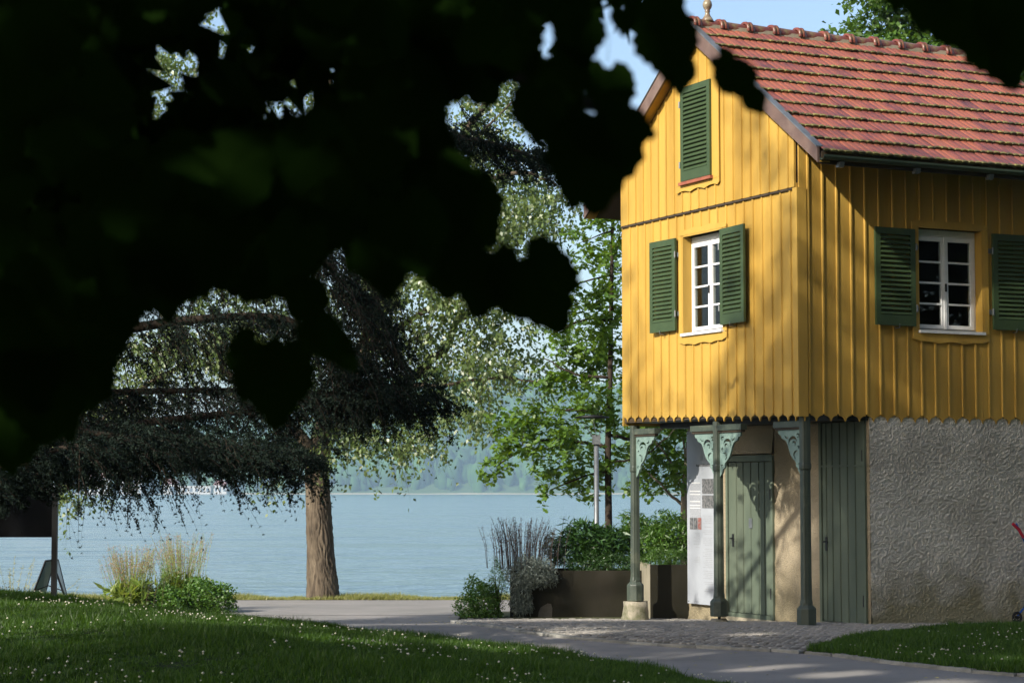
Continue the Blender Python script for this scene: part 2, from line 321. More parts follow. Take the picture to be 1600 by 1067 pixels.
# cobbled paving between path, planters and hut
CE = [p for p in RE if p[0] < 3.0]                       # paving side of the path edge, from right lawn tip to planter
CI = [(7.6, 27.4, 0), (3.2, 31.0, 0), (1.6, 31.3, 0), (-.8, 32.6, 0)]
UP = smooth_path([(2.95, 21.0, 0), (3.5, 22.6, 0), (4.35, 24.0, 0), (5.6, 25.2, 0), (7.4, 26.3, 0), (10, 27.6, 0), (14, 29.4, 0)], 4)
paving = ruled('cobbled_paving', CE, [(8.5, 27.6), (5, 29.5), (1.6, 31.3), (-.8, 32.6)], M['bed'], .012, zf=g_base)
ruled('paving_verge', UP, [(8.5, 27.6), (8.7, 27.7), (9, 28), (14, 31)], M['bed'], .010, zf=g_base)
# right-hand lawn
def rl_z(x, y): return g_base(x, y)+.0
RL0 = [p for p in RE if p[0] >= 2.95][::-1]
ruled('lawn', RL0, UP, M['soil'], .035, zf=rl_z)
# stones of the path border
def sett_mesh(name, l, w_, h, m, jit=.1, ch=.12):
    v = []
    for zz, k in ((-.04, 1.0), (h*.55, 1.0), (h, 1-ch)):
        v += [(sx*l/2*k*random.uniform(1-jit, 1), sy*w_/2*k*random.uniform(1-jit, 1), zz*random.uniform(.9, 1)) for sx, sy in ((-1, -1), (1, -1), (1, 1), (-1, 1))]
    f = [(0, 3, 2, 1), (8, 9, 10, 11)] + [(a+i, a+(i+1) % 4, a+4+(i+1) % 4, a+4+i) for a in (0, 4) for i in range(4)]
    me = bpy.data.meshes.new(name); me.from_pydata(v, [], f); me.materials.append(m); return me
edge_me = [sett_mesh('edging_stone', random.uniform(.34, .52), .11, .035, M['edging'], .08, .06) for _ in range(6)]
def walk(P, step):
    P = np.array([(p[0], p[1]) for p in P]); s_ = np.r_[0, np.cumsum(np.hypot(*np.diff(P, axis=0).T))]; t = np.arange(step/2, s_[-1], step)
    x = np.interp(t, s_, P[:, 0]); y = np.interp(t, s_, P[:, 1]); x2 = np.interp(t+.01, s_, P[:, 0]); y2 = np.interp(t+.01, s_, P[:, 1])
    return [(a, b, math.atan2(d-b, c-a)) for a, b, c, d in zip(x, y, x2, y2)]
for x, y, a in walk([p for p in RE if p[0] < 9], .42):
    o = bpy.data.objects.new('edging_stone', random.choice(edge_me)); link(o, path)
    o.location = (x, y, float(g_base(x, y)[0])+.002+random.uniform(-.006, .006)); o.rotation_euler = (0, 0, a+random.uniform(-.05, .05))
# cobblestones
from math import hypot
cob_me = [sett_mesh('cobblestone', .105, .085, .028, M['cobble'], .16, .2) for _ in range(7)]
HC = at(1250, 655, 25.0); HC.z = 0.0          # front corner of the hut at ground level
HW = 4.29; HL = 4.46                          # gable width, length of the hut
def to_loc(x, y): d = Vector((x, y, 0))-HC; return d.dot(sv), d.dot(gv)
CEa = np.array([(p[0], p[1]) for p in RE])
def right_of_path(x, y):
    i = np.argmin(np.hypot(CEa[:, 0]-x, CEa[:, 1]-y)); i = min(max(i, 1), len(CEa)-2); a = CEa[i-1]; b = CEa[i+1]; e = b-a
    return (e[0]*(y-a[1])-e[1]*(x-a[0]))/np.hypot(*e)
UPa = np.array([(p[0], p[1]) for p in UP])
stones = []
row = 0; v0 = -14
ang = R(14); ca, sa = math.cos(ang), math.sin(ang)
for iv in range(0, 170):
    for iu in range(0, 190):
        a = -6+iu*.115+(iv % 2)*.057+random.uniform(-.012, .012); b = 16+iv*.098+.08*math.sin(iu*.16)+random.uniform(-.01, .01)
        x = a*ca-(b-22)*sa+1; y = a*sa+(b-22)*ca+22
        if not (-1.2 < x < 9.5 and 20 < y < 31.2) or abs(x/y) > .275: continue
        if right_of_path(x, y) > -.1: continue
        if x > 2.9:
            yy = np.interp(x, UPa[:, 0], UPa[:, 1])
            if y < yy+.03: continue
        lw, lu = to_loc(x, y)
        if lw > 1.0 and lu > -.05: continue
        if y > 29.3 and x < 2.0: continue
        stones.append((x, y, ang+random.uniform(-.12, .12)))
stones.sort(key=lambda s_: hypot(s_[0], s_[1]))
for x, y, a in stones[:300]:
    o = bpy.data.objects.new('cobblestone', random.choice(cob_me)); link(o, paving)
    o.location = (x, y, float(g_base(x, y)[0])+.012+random.uniform(-.005, .006)); o.rotation_euler = (random.uniform(-.04, .04), random.uniform(-.04, .04), a)
mb = MB()
for x, y, a in stones[300:]:
    me = random.choice(cob_me); c, s_ = math.cos(a), math.sin(a); z = float(g_base(x, y)[0])+.012+random.uniform(-.005, .006)
    mb.add([(x+v.co.x*c-v.co.y*s_, y+v.co.x*s_+v.co.y*c, z+v.co.z) for v in me.vertices], [tuple(p.vertices) for p in me.polygons])
tag(mb.build('cobblestones', M['cobble'], paving), kind='stuff')

# lake
o = mobj('lake', [(-2200, 38, WZ), (2200, 38, WZ), (2200, 1880, WZ), (-2200, 1880, WZ)], [(0, 1, 2, 3)], M['water']); tag(o, kind='structure')
# far hills
M['forest_floor'] = mat('forest_floor', (.035, .07, .02), (.05, .085, .025), .02, 1)
M['farleaf'] = mat('far_crown', (.03, .075, .015), (.06, .125, .028), .05, 1, 0, 1, .1, (.02, .05, .014), .02, (.45, .6))
def hill_h(x):   # crest height above the water
    px = x/2150*FPX+800
    return np.interp(px, [-900, 0, 250, 400, 600, 760, 900, 1200, 1700, 2600], [44, 38, 50, 74, 98, 106, 94, 92, 86, 60])
def hz(x, y):
    x = np.asarray(x, float); y = np.asarray(y, float); t = np.clip((y-1855)/330, -.2, 1.6)
    return WZ - 1 + np.where(t < 0, t*10, hill_h(x)*np.sin(np.clip(t, 0, 1)*math.pi/2)) + 3*np.sin(x*.013)*np.sin(y*.017)*(t > .1) + .8
grid_obj('hills', np.arange(-1600, 1601, 25.), np.arange(1830, 2450, 20.), hz, M['forest_floor'])
# shore strip
mobj_o = grid_obj('far_shore', np.arange(-1600, 1601, 40.), np.array([1845., 1849., 1862.]), lambda x, y: np.interp(y, [1845, 1849, 1862], [WZ-.5, WZ+.7, WZ+1.4])+.25*np.sin(x*.1), M['conc'])
def forest():
    ico = [(0, 0, 1.)]
    for ring, (z, r) in enumerate(((.75, .66), (.25, .97), (-.3, .95), (-.8, .6))):
        ico += [(r*math.cos(2*math.pi*(k+.5*ring)/9), r*math.sin(2*math.pi*(k+.5*ring)/9), z) for k in range(9)]
    ico = np.array(ico); F = [(0, 1+k, 1+(k+1) % 9) for k in range(9)]
    for j in range(3):
        a, b = 1+9*j, 10+9*j
        for k in range(9): F += [(a+k, b+k, a+(k+1) % 9), (a+(k+1) % 9, b+k, b+(k+1) % 9)]
    F = np.array(F); Vs = []; Fs = []; n = 0
    N = 9500
    xs = rng.uniform(-720, 720, N); ys = 1858+rng.random(N)**.9*350
    for x, y in zip(xs, ys):
        r = rng.uniform(3.8, 7.8); h = r*rng.uniform(1.2, 1.9); conif = rng.random() < .25
        P = ico*(1+rng.normal(0, .20, (len(ico), 1)))*np.array([r, r, h])
        if conif: P = ico*np.array([r*.55, r*.55, h*1.3]); P[:, :2] *= (1.25-ico[:, 2:3])*.8
        z = float(hz(x, y))+h*.75
        Vs.append(P+[x, y, z]); Fs.append(F+n); n += len(ico)
    o = npobj('far_forest', np.concatenate(Vs), np.concatenate(Fs), M['farleaf'])
    tag(o, 'hazy blue green wooded hillside covering the far side of the lake', 'forest', kind='stuff')
forest()
# far buildings on the left shore
M['farwall'] = mat('far_render', (.46, .45, .43), (.40, .39, .37), .2, .9)
M['farroof'] = mat('far_roof', (.30, .12, .08), (.22, .10, .07), .2, .9)
M['farglass'] = mat('far_window', (.06, .08, .10), (.09, .11, .13), .2, .3)
def far_house(px, wpx, hpx, label, roof=True, cols=6, rows=2, grp='white buildings on the far shore', y=1835., cat='building', bz=WZ+.2):
    x = px_x(px, y); wd = wpx/FPX*y; ht = hpx/FPX*y; t = thing('lakeside_building', label, cat, (x, y, bz), 0, grp)
    MB().box(-wd/2, wd/2, 0, 12, 0, ht).build('wall', M['farwall'], t)
    for r in range(rows):
        for c in range(cols):
            a = -wd/2+wd*(c+.25)/cols; MB().box(a, a+wd*.5/cols, -.12, .05, ht*(r+.3)/rows, ht*(r+.75)/rows).build('window', M['farglass'], t)
    if roof: MB().prism([(-wd/2-.6, ht), (wd/2+.6, ht), (wd/2-2, ht+4.5), (-wd/2+2, ht+4.5)], lambda a, b, d: (a, d, b), -.6, 12.6).build('roof', M['farroof'], t)
    else: MB().box(-wd/2-.3, wd/2+.3, -.3, 12.3, ht, ht+.5).build('roof', M['farwall'], t)
far_house(205, 34, 40, 'hazy pale multi-storey building seen past the cedar limb, far left shore', False, 7, 5)
far_house(150, 44, 26, 'long low pale building with red roof behind the cedar, far left shore')
far_house(60, 60, 34, 'pale block with red roof above the black notice board, far shore', True, 8, 3)
far_house(268, 22, 16, 'small white house left of the white pavilion, across the lake', True, 3, 1)
far_house(300, 60, 12, 'low white flat roofed pavilion at the waterline across the lake', False, 7, 1)
far_house(345, 20, 14, 'small white house right of the pavilion, across the lake', True, 3, 1)

# ------------------------------------------------------------------ hut
HUTX = HC
hut = thing('timber_hut', 'yellow boarded hut with red tiled roof, green shutters and porch on green columns', 'house', HC, TH)
# local axes: x = along the side wall (w), y = along the gable (u), z up
GP = lambda a, b, d: (d, a, b)          # gable plane: a = u, b = z, d = w (negative = outwards)
SP = lambda a, b, d: (a, d, b)          # side plane: a = w, b = z, d = u (negative = outwards)
APX = HW/2; ZR = 7.66; SL = .71; EO = .775; RO = .20; RA = math.atan(SL)
def ztop(u): return ZR-SL*abs(u-APX)
HEM = lambda u: 2.535+.1*u/HW
PB = .2075
GW = (1.64, 2.635, 3.66, 4.93)          # gable window u0,u1,z0,z1
SW = (1.73, 2.725, 3.59, 4.86)          # side window w0,w1,z0,z1
def hem_prof(a, b, hz0, first=False, last=False):
    """bottom edge of a board from a to b, pointed in the middle with round cut-outs at the joints"""
    m = (a+b)/2; tip = .088; nk = .017; out = []
    half = m-a-nk
    for k in range(6):
        x = a+nk+half*k/5; out.append((x, hz0-.018-(tip-.018)*(1-math.sqrt(max(0, 1-(k/5)**2)))))
    out = [(a, hz0), (a+nk, hz0)]+out
    rt = [(2*m-x, z) for x, z in out[::-1][1:]]
    return out+rt
def clip_rect_pieces(a, b, zb, zt, win):
    if win is None or b <= win[0] or a >= win[1]: return [(a, b, zb, zt)]
    out = []
    if a < win[0]: out.append((a, win[0], zb, zt)); a = win[0]
    if b > win[1]: out.append((win[1], b, zb, zt)); b = win[1]
    out += [(a, b, zb, win[2]), (a, b, win[3], zt)]
    return out
def board_run(P, total, zfun_hem, ztopf, d0, d1, win, scallop=True, bat=True, first=.0, parent=hut):
    xs = [first]+[first+.125+PB*i for i in range(200) if first+.125+PB*i < total-.03]+[total]
    for i in range(len(xs)-1):
        a, b = xs[i], xs[i+1]; hz0 = zfun_hem((a+b)/2); jd = random.uniform(-.0015, .0015)
        ps = clip_rect_pieces(a, b, hz0, None, win); mb = MB()
        for n_, (p, q, z0, z1) in enumerate(ps):
            if n_ == 1 and len(ps) == 2: mb.build('board', M['yellow'], parent); mb = MB()
            g_ = .0015
            bot = [(p+g_, z0), (q-g_, z0)]
            if z0 == hz0 and scallop:
                prof = hem_prof(a, b, hz0)
                if (p, q) == (a, b): bot = prof
                else: bot = [(x, z) for x, z in prof if p < x < q]; bot = [(p+g_, hz0-.03)]+bot+[(q-g_, hz0-.03)]
            if z1 is None:
                top = [(q-g_, ztopf(q)), (p+g_, ztopf(p))]
                if p < APX < q and P is GP: top = [(q-g_, ztopf(q)), (APX, ztopf(APX)), (p+g_, ztopf(p))]
            else: top = [(q-g_, z1), (p+g_, z1)]
            mb.prism(bot+top, P, d0, d1+jd)
        mb.build('board', M['yellow'], parent)
        if bat and i > 0:
            mb = MB()
            for n_, (p, q, z0, z1) in enumerate(clip_rect_pieces(a-.017, a+.017, zfun_hem(a)+.001, ztopf(a), win)):
                if q-p < .005: continue
                if mb.v: mb.build('batten', M['yellow'], parent); mb = MB()
                e = .006; r_ = d1+(.018 if d1 > d0 else -.018)
                mb.add([P(p, z0, d1), P(q, z0, d1), P(q-e, z0, r_), P(p+e, z0, r_), P(p, z1, d1), P(q, z1, d1), P(q-e, z1, r_), P(p+e, z1, r_)],
                       [(0, 3, 2, 1), (4, 5, 6, 7), (0, 1, 5, 4), (1, 2, 6, 5), (2, 3, 7, 6), (3, 0, 4, 7)])
            mb.build('batten', M['yellow'], parent)
BANDZ = 5.26
roof_under = lambda u: ztop(u)-.17
board_run(GP, HW, HEM, lambda u: BANDZ+.05, -.001, -.022, GW)
board_run(GP, HW, lambda u: BANDZ, lambda u: max(BANDZ+.02, roof_under(u)), -.024, -.052, None, scallop=False)
board_run(SP, HL, lambda x: 2.535, lambda x: 5.93, -.001, -.022, SW)
# corner board and lower returns
MB().box(-.024, .09, -.046, -.0235, 2.50, 5.25).build('corner_board', M['yellow'], hut)
MB().box(-.048, -.0235, -.046, .05, 2.50, 5.25).build('corner_board', M['yellow'], hut)
# small moulding under the step of the gable boarding
MB().box(-.05, -.0235, .05, HW, BANDZ-.028, BANDZ-.003).build('drip_moulding', M['wooddark'], hut)
# core walls with window openings (upper storey)
def core(P, L, z0, z1, win, d0, d1):
    mb = MB()
    for a, b, c, d in ((.002, win[0], z0, z1), (win[1], L, z0, z1), (win[0], win[1], z0, win[2]), (win[0], win[1], win[3], z1)):
        mb.prism([(a, c), (b, c), (b, d), (a, d)], P, d0, d1)
    mb.build('wall', M['interior'], hut)
core(GP, HW, 2.56, 5.9, GW, 0, .12); core(SP, HL, 2.56, 5.9, SW, 0, .12)
mb = MB(); mb.box(0.13, HL, HW-.12, HW, 2.56, 5.9); mb.box(HL-.12, HL, .13, HW-.13, 2.56, 5.9)
mb.box(0, HL, 0, HW, 2.54, 2.555).build('wall', M['interior'], hut)
MB().prism([(0, 5.9), (HW, 5.9), (HW, roof_under(HW)), (APX, roof_under(APX)), (0, roof_under(0))], GP, 0, .06).build('wall', M['interior'], hut)
MB().prism([(0, 5.2), (HW, 5.2), (HW, roof_under(HW)), (APX, roof_under(APX)), (0, roof_under(0))], GP, HL-.02, HL+.04).build('wall', M['yellow'], hut)
MB().box(.13, HL-.13, .13, HW-.13, 5.15, 5.2).build('ceiling', M['interior'], hut)
MB().box(-.02, HL+.02, HW, HW+.03, 2.5, 5.9).build('wall', M['yellow'], hut)
# porch beam and ceiling, black standing in for shade behind the hem
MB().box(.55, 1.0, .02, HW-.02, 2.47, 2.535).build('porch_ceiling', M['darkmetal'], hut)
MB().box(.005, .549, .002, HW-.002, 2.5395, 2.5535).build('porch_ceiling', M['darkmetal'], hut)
# ground floor walls
def plaster_wall(name, P, a0, a1, z0, z1, d, depth, m, flare_at=(), jit=.006, openings=()):
    na = int((a1-a0)/.05)+1; nz = int((z1-z0)/.05)+1; vs = []; fs = []
    for j in range(nz+1):
        for i in range(na+1):
            a = a0+(a1-a0)*i/na; z = z0+(z1-z0)*j/nz
            fl = .07*max(0, 1-(z-z0)/.5)**2
            aa = a
            for fa in flare_at:
                if abs(a-fa) < .3: aa = a+(.08*max(0, 1-(z-z0)/.6)**2)*(1-abs(a-fa)/.3)*(1 if fa > (a0+a1)/2 else -1)
            vs.append(P(aa, z, d-fl*.6+random.uniform(-jit, jit)))
    for j in range(nz):
        for i in range(na):
            b = j*(na+1)+i; fs.append((b, b+1, b+na+2, b+na+1))
    mb = MB(); mb.add(vs, fs)
    return mb.build(name, m, hut, True)
PW = 1.005
def pier(a0, a1, fl=()): return plaster_wall('wall', GP, a0, a1, -.35, 2.5, PW, .3, M['plaster'], fl)
D1 = (2.10, 3.25); D2 = (.06, 1.04)
pier(D1[1], HW, (HW,)); pier(D2[1], D1[0])
plaster_wall('wall', GP, D1[0], D1[1], 2.10, 2.5, PW, .3, M['plaster']); plaster_wall('wall', GP, D1[0], D1[1], -.35, -.065, PW-.03, .3, M['conc'])
plaster_wall('wall', GP, D2[0], D2[1], -.3, -.015, PW-.04, .3, M['conc'])
def vnoise(X, Y, f, seed):
    r_ = np.random.default_rng(seed); g_ = r_.random((700, 700)); x = X*f+50; y = Y*f+50; i = np.floor(x).astype(int); j = np.floor(y).astype(int); u = x-i; v = y-j; u = u*u*(3-2*u); v = v*v*(3-2*v)
    i %= 699; j %= 699; return (g_[i, j]*(1-u)+g_[i+1, j]*u)*(1-v)+(g_[i, j+1]*(1-u)+g_[i+1, j+1]*u)*v
xs = np.arange(1.0, HL+.009, .008); zs = np.arange(-.12, 2.531, .008); X, Z = np.meshgrid(xs, zs)
wx = X+.07*vnoise(X, Z, 5, 1); wz = Z+.07*vnoise(X, Z, 5, 2); th0 = 2*np.pi*vnoise(X, Z, 2.1, 3)
ph = (wx*np.cos(th0)+wz*np.sin(th0))
rel = 1.35*(np.abs(vnoise(wx, wz, 34, 4)*2-1)**.8*.009+np.abs(vnoise(wx*1.3+2, wz*.8, 66, 5)*2-1)*.008+vnoise(X, Z, 105, 6)*.006)+.010*vnoise(X, Z, 1.6, 7)
rel += .0015*np.maximum(0, np.sin(ph*110))*vnoise(X, Z, 4, 8)
V = np.c_[X.ravel(), (-rel+.012-.03*np.maximum(0, 1-(Z+.12)/.5)**2).ravel(), Z.ravel()]; nx_ = len(xs); a_, b_ = np.meshgrid(np.arange(nx_-1), np.arange(len(zs)-1)); q_ = (b_*nx_+a_).ravel()
npobj('wall', V, np.c_[q_, q_+1, q_+1+nx_, q_+nx_], M['rough'], hut, smooth=True)
mobj('wall', [(PW-.005, 0, -.35), (PW-.005, .12, -.35), (PW-.005, .12, 2.5), (PW-.005, 0, 2.5)], [(0, 1, 2, 3)], M['plaster'], hut)
mb = MB(); mb.box(PW+.12, HL, HW-.02, HW, -.4, 2.5); mb.box(HL-.02, HL, .03, HW, -.4, 2.5); mb.box(PW+.13, PW+.15, .03, HW-.02, -.4, 2.5); mb.box(PW+.0, PW+.13, HW-.012, HW+.0, -.4, 2.5)
mb.build('wall', M['plaster'], hut)
# doors
def door(a0, a1, z0, z1, planks, label, cross, handle_a, hinge_a):
    fr = MB(); fw = .05; d0, d1 = PW-.035, PW+.1
    for (p, q, r_, s_) in ((a0, a0+fw, z0-.06, z1+.09), (a1-fw, a1, z0-.06, z1+.09), (a0+fw, a1-fw, z1+.01, z1+.09), (a0+fw, a1-fw, z0-.06, z0-.005)):
        fr.prism([(p, r_), (q, r_), (q, s_), (p, s_)], GP, d0, d1)
    fr.build('door_frame', M['door'], hut)
    dr = bpy.data.objects.new('door', None); link(dr, hut); dr['label'] = label
    a, b = a0+fw+.004, a1-fw-.004; n = len(planks); tot = sum(planks); x = a
    for i, k in enumerate(planks):
        wd = (b-a)*k/tot; g_ = .006; e = .007
        top = z1 if not cross else z1
        MB().add([GP(x+g_, z0, PW-.005), GP(x+wd-g_, z0, PW-.005), GP(x+wd-g_, top, PW-.005), GP(x+g_, top, PW-.005),
                  GP(x+g_+e, z0+.002, PW-.022), GP(x+wd-g_-e, z0+.002, PW-.022), GP(x+wd-g_-e, top-.002, PW-.022), GP(x+g_+e, top-.002, PW-.022)],
                 [(0, 1, 2, 3), (4, 7, 6, 5), (0, 4, 5, 1), (1, 5, 6, 2), (2, 6, 7, 3), (3, 7, 4, 0)]).build('plank', M['door'], dr)
        x += wd
    MB().prism([(a, z0), (b, z0), (b, z1), (a, z1)], GP, PW-.004, PW+.02).build('backing', M['wooddark'], dr)
    if cross: MB().prism([(a, cross-.012), (b, cross-.012), (b, cross+.012), (a, cross+.012)], GP, PW-.034, PW-.02).build('weather_bar', M['door'], dr)
    ho = MB(); hz_ = .98+z0
    ho.box(PW-.03, PW-.022, handle_a-.02, handle_a+.02, hz_-.11, hz_+.06); ho.tube([(PW-.03, handle_a, hz_), (PW-.075, handle_a, hz_), (PW-.08, handle_a-.11*(1 if hinge_a < handle_a else -1), hz_-.005)], .009, 6)
    ho.build('handle', M['darkmetal'], dr)
    for hz0 in (z0+.28, z1-.42):
        MB().lathe([(.012, hz0-.07), (.012, hz0+.07)], PW-.03, hinge_a, 8).build('hinge', M['darkmetal'], dr)
    return dr
dr = door(D1[0], D1[1], -.005, 1.99, [1.2, 1.0, 1.1, 1.15, .8, .9][::-1], 'grey green plank door with small square lock plate', None, 3.08, 2.155)
MB().box(PW-.032, PW-.022, 2.60, 2.68, 1.12, 1.25).build('lock_plate', M['metal'], dr)
door(D2[0], D2[1], -.0, 2.46, [1, 1, 1, 1, .8, .6], 'tall narrow grey green plank door by the corner', 1.92, .90, .115)
# columns
def bracket(u0, sgn, z0, ln, ht, parent):
    """ornate sawn bracket, outline with scroll cut-outs, filled 2-D curve turned into a mesh"""
    cu = bpy.data.curves.new('bracket', 'CURVE'); cu.dimensions = '2D'; cu.fill_mode = 'BOTH'; cu.extrude = .012
    out = [(0, 0), (1, 0), (.97, -.10), (.88, -.12), (.84, -.20), (.76, -.22), (.66, -.26), (.58, -.36), (.53, -.48), (.46, -.60), (.36, -.70), (.26, -.76), (.22, -.82), (.24, -.88), (.16, -.92), (.12, -1.0), (.06, -1.06), (0, -1.12)]
    def spl(pts):
        s_ = cu.splines.new('POLY'); s_.points.add(len(pts)-1); s_.use_cyclic_u = True
        for p, q in zip(s_.points, pts): p.co = (q[0]*ln*sgn, q[1]*ht, 0, 1)
    spl(out)
    def cres(cx, cy, r, a0, a1, th):
        n = 9; o_ = [(cx+r*math.cos(a0+(a1-a0)*k/n), cy+r*math.sin(a0+(a1-a0)*k/n)*.8) for k in range(n+1)]
        i_ = [(cx+(r-th*math.sin(math.pi*k/n)-.012)*math.cos(a0+(a1-a0)*k/n), cy+(r-th*math.sin(math.pi*k/n)-.012)*.8*math.sin(a0+(a1-a0)*k/n)) for k in range(n, -1, -1)]
        spl(o_+i_)
    cres(.36, -.30, .19, -.6, 3.2, .085); cres(.30, -.33, .08, 0, 4.6, .06); cres(.22, -.60, .13, -1.4, 2.2, .07)
    cres(.62, -.14, .09, -2.6, .2, .05); cres(.13, -.14, .07, 0, 5.4, .05); cres(.12, -.42, .05, 0, 5.4, .04); cres(.10, -.84, .05, 0, 5.4, .035)
    t = bpy.data.objects.new('tmp', cu); me = bpy.data.meshes.new_from_object(t); bpy.data.objects.remove(t)
    me.name = 'bracket'
    me.transform(Matrix(((0, 0, 1, .10), (1, 0, 0, u0), (0, 1, 0, z0), (0, 0, 0, 1))))
    me.materials.clear(); me.materials.append(M['bracket'])
    return link(bpy.data.objects.new('bracket', me), parent)
def column(u, zb, bh, lab, arms, ztopc):
    c = bpy.data.objects.new('column', None); link(c, hut); c['label'] = lab
    wv = .10
    MB().lathe([(.112, zb), (.116, zb+.01), (.116, zb+bh-.03), (.11, zb+bh-.015), (.075, zb+bh+.02), (.073, zb+bh+.05)], wv, u, 8, R(22.5)).build('base_block', M['column'], c)
    sh = MB(); b = zb+bh+.04
    prof = []
    n = 24
    rings = [(b, .068), (b+.05, .060), (1.86, .056), (1.88, .066), (1.93, .066), (1.95, .060), (ztopc, .060)]
    vs = []
    for z, r in rings:
        for k in range(n): vs.append((wv+r*(1.13 if k % 6 in (0, 1) else (.93 if k % 3 == 0 else 1))*math.cos(2*math.pi*k/n+R(30)), u+r*(1.13 if k % 6 in (0, 1) else 1)*math.sin(2*math.pi*k/n+R(30)), z))
    sh.add(vs, [(j*n+i, j*n+(i+1) % n, (j+1)*n+(i+1) % n, (j+1)*n+i) for j in range(len(rings)-1) for i in range(n)]); sh.build('shaft', M['column'], c)
    for s_ in arms:
        MB().prism([(u+s_*.05, 2.38), (u+s_*.62, 2.38), (u+s_*.62, 2.455), (u+s_*.05, 2.455)], GP, .055, .145).build('arm', M['column'], c)
        MB().prism([(u+s_*.05, 2.352), (u+s_*.60, 2.352), (u+s_*.60, 2.380), (u+s_*.05, 2.380)], GP, .07, .13).build('moulding', M['wooddark'], c)
        bracket(u+s_*.062, s_, 2.350, .50, .50, c)
column(.05, 0.0, .24, 'green column under the front corner of the hut', (1,), 2.535)
column(2.02, .02, .21, 'middle green column of the porch', (1, -1), 2.5)
column(4.19, .11, .24, 'green column on a rough stone plinth at the back corner', (-1,), 2.5)
def rough_stone(name, cx, cy, z0, z1, r0, r1, m, parent, seed=1, n=12, rows=7, jit=.08):
    rr = random.Random(seed); vs = []
    for j in range(rows):
        z = z0+(z1-z0)*j/(rows-1); r = r0+(r1-r0)*j/(rows-1)
        for i in range(n):
            a = 2*math.pi*i/n; k = r*(1+rr.uniform(-jit, jit))/max(abs(math.cos(a)), abs(math.sin(a)))**.65
            vs.append((cx+k*math.cos(a), cy+k*math.sin(a), z+rr.uniform(-.01, .01)))
    vs.append((cx, cy, z1)); fs = [(j*n+i, j*n+(i+1) % n, (j+1)*n+(i+1) % n, (j+1)*n+i) for j in range(rows-1) for i in range(n)]
    fs += [((rows-1)*n+i, (rows-1)*n+(i+1) % n, rows*n) for i in range(n)]
    return mobj(name, vs, fs, m, parent, True)
rough_stone('plinth_stone', .10, 4.19, -.3, .105, .19, .145, M['stone'], hut, 3)
rough_stone('plinth_stone', .10, 2.02, -.2, -.02, .16, .10, M['stone'], hut, 5, rows=4)
MB().lathe([(.02, -.03), (.02, .03)], .10, 2.02, 8).build('pin', M['darkmetal'], hut)
# windows
def window(P, W, hid, dep, room):
    a0, a1, z0, z1 = W; win = bpy.data.objects.new('window', None); link(win, hut)
    sg = 1; D = lambda d: d
    fr = MB(); f = .045; dd0, dd1 = dep, dep+.06
    def rect(mb, p, q, r_, s_, d0, d1): mb.prism([(p, r_), (q, r_), (q, s_), (p, s_)], P, d0, d1)
    top = z1-.09
    rect(fr, a0+.012, a0+f, z0, z1, dd0, dd1); rect(fr, a1-f, a1-.012, z0, z1, dd0, dd1); rect(fr, a0+f, a1-f, top, z1, dd0, dd1); rect(fr, a0+f, a1-f, z0, z0+.03, dd0, dd1)
    fr.build('frame', M['white'], win)
    m = (a0+a1)/2
    for (p, q) in ((a0+f+.003, m-.004), (m+.004, a1-f-.003)):
        cs = MB(); k = .048; b0, b1 = dep-.014, dep+.035; zz0, zz1 = z0+.034, top-.004
        rect(cs, p, p+k, zz0, zz1, b0, b1); rect(cs, q-k, q, zz0, zz1, b0, b1); rect(cs, p+k, q-k, zz0, zz0+k, b0, b1); rect(cs, p+k, q-k, zz1-k, zz1, b0, b1)
        cs.build('casement', M['white'], win)
        h = (zz1-zz0-2*k)/4
        for i in range(4):
            if i: 
                gb = MB(); rect(gb, p+k, q-k, zz0+k+h*i-.012, zz0+k+h*i+.012, b0+.004, b1-.004); gb.build('glazing_bar', M['white'], win)
            lo = zz0+k+h*i+(.0125 if i else 0); hi = zz0+k+h*(i+1)-(.0125 if i < 3 else 0)
            pn = MB(); rect(pn, p+k, q-k, lo, hi, dep+.008, dep+.012); pn.build('pane', M['glass'], win)
    lt = MB(); rect(lt, m-.018, m+.018, z0+.03, top, dep-.026, dep-.0145); lt.build('meeting_strip', M['white'], win)
    hd = MB(); rect(hd, m-.01, m+.01, z0+.50, z0+.60, dep-.045, dep-.0265); hd.build('latch', M['darkmetal'], win)
    sl = MB(); sl.prism([(a0-.0, z0-.035), (a1+.01, z0-.035), (a1+.01, z0+.0), (a0-.0, z0+.0)], P, -.085, dep+.03); sl.build('sill', M['white'], win)
    rv = MB()       # reveal lining
    rect(rv, a0-.012, a0+.0115, z0+.001, z1+.012, -.05, dep+.07); rect(rv, a1-.0115, a1+.012, z0+.001, z1+.012, -.05, dep+.07); rect(rv, a0+.0115, a1-.0115, z1-.0, z1+.02, -.05, dep+.07)
    rv.build('reveal', M['yellow'], win)
    return win
window(GP, GW, hut, .085, None); window(SP, SW, hut, .085, None)
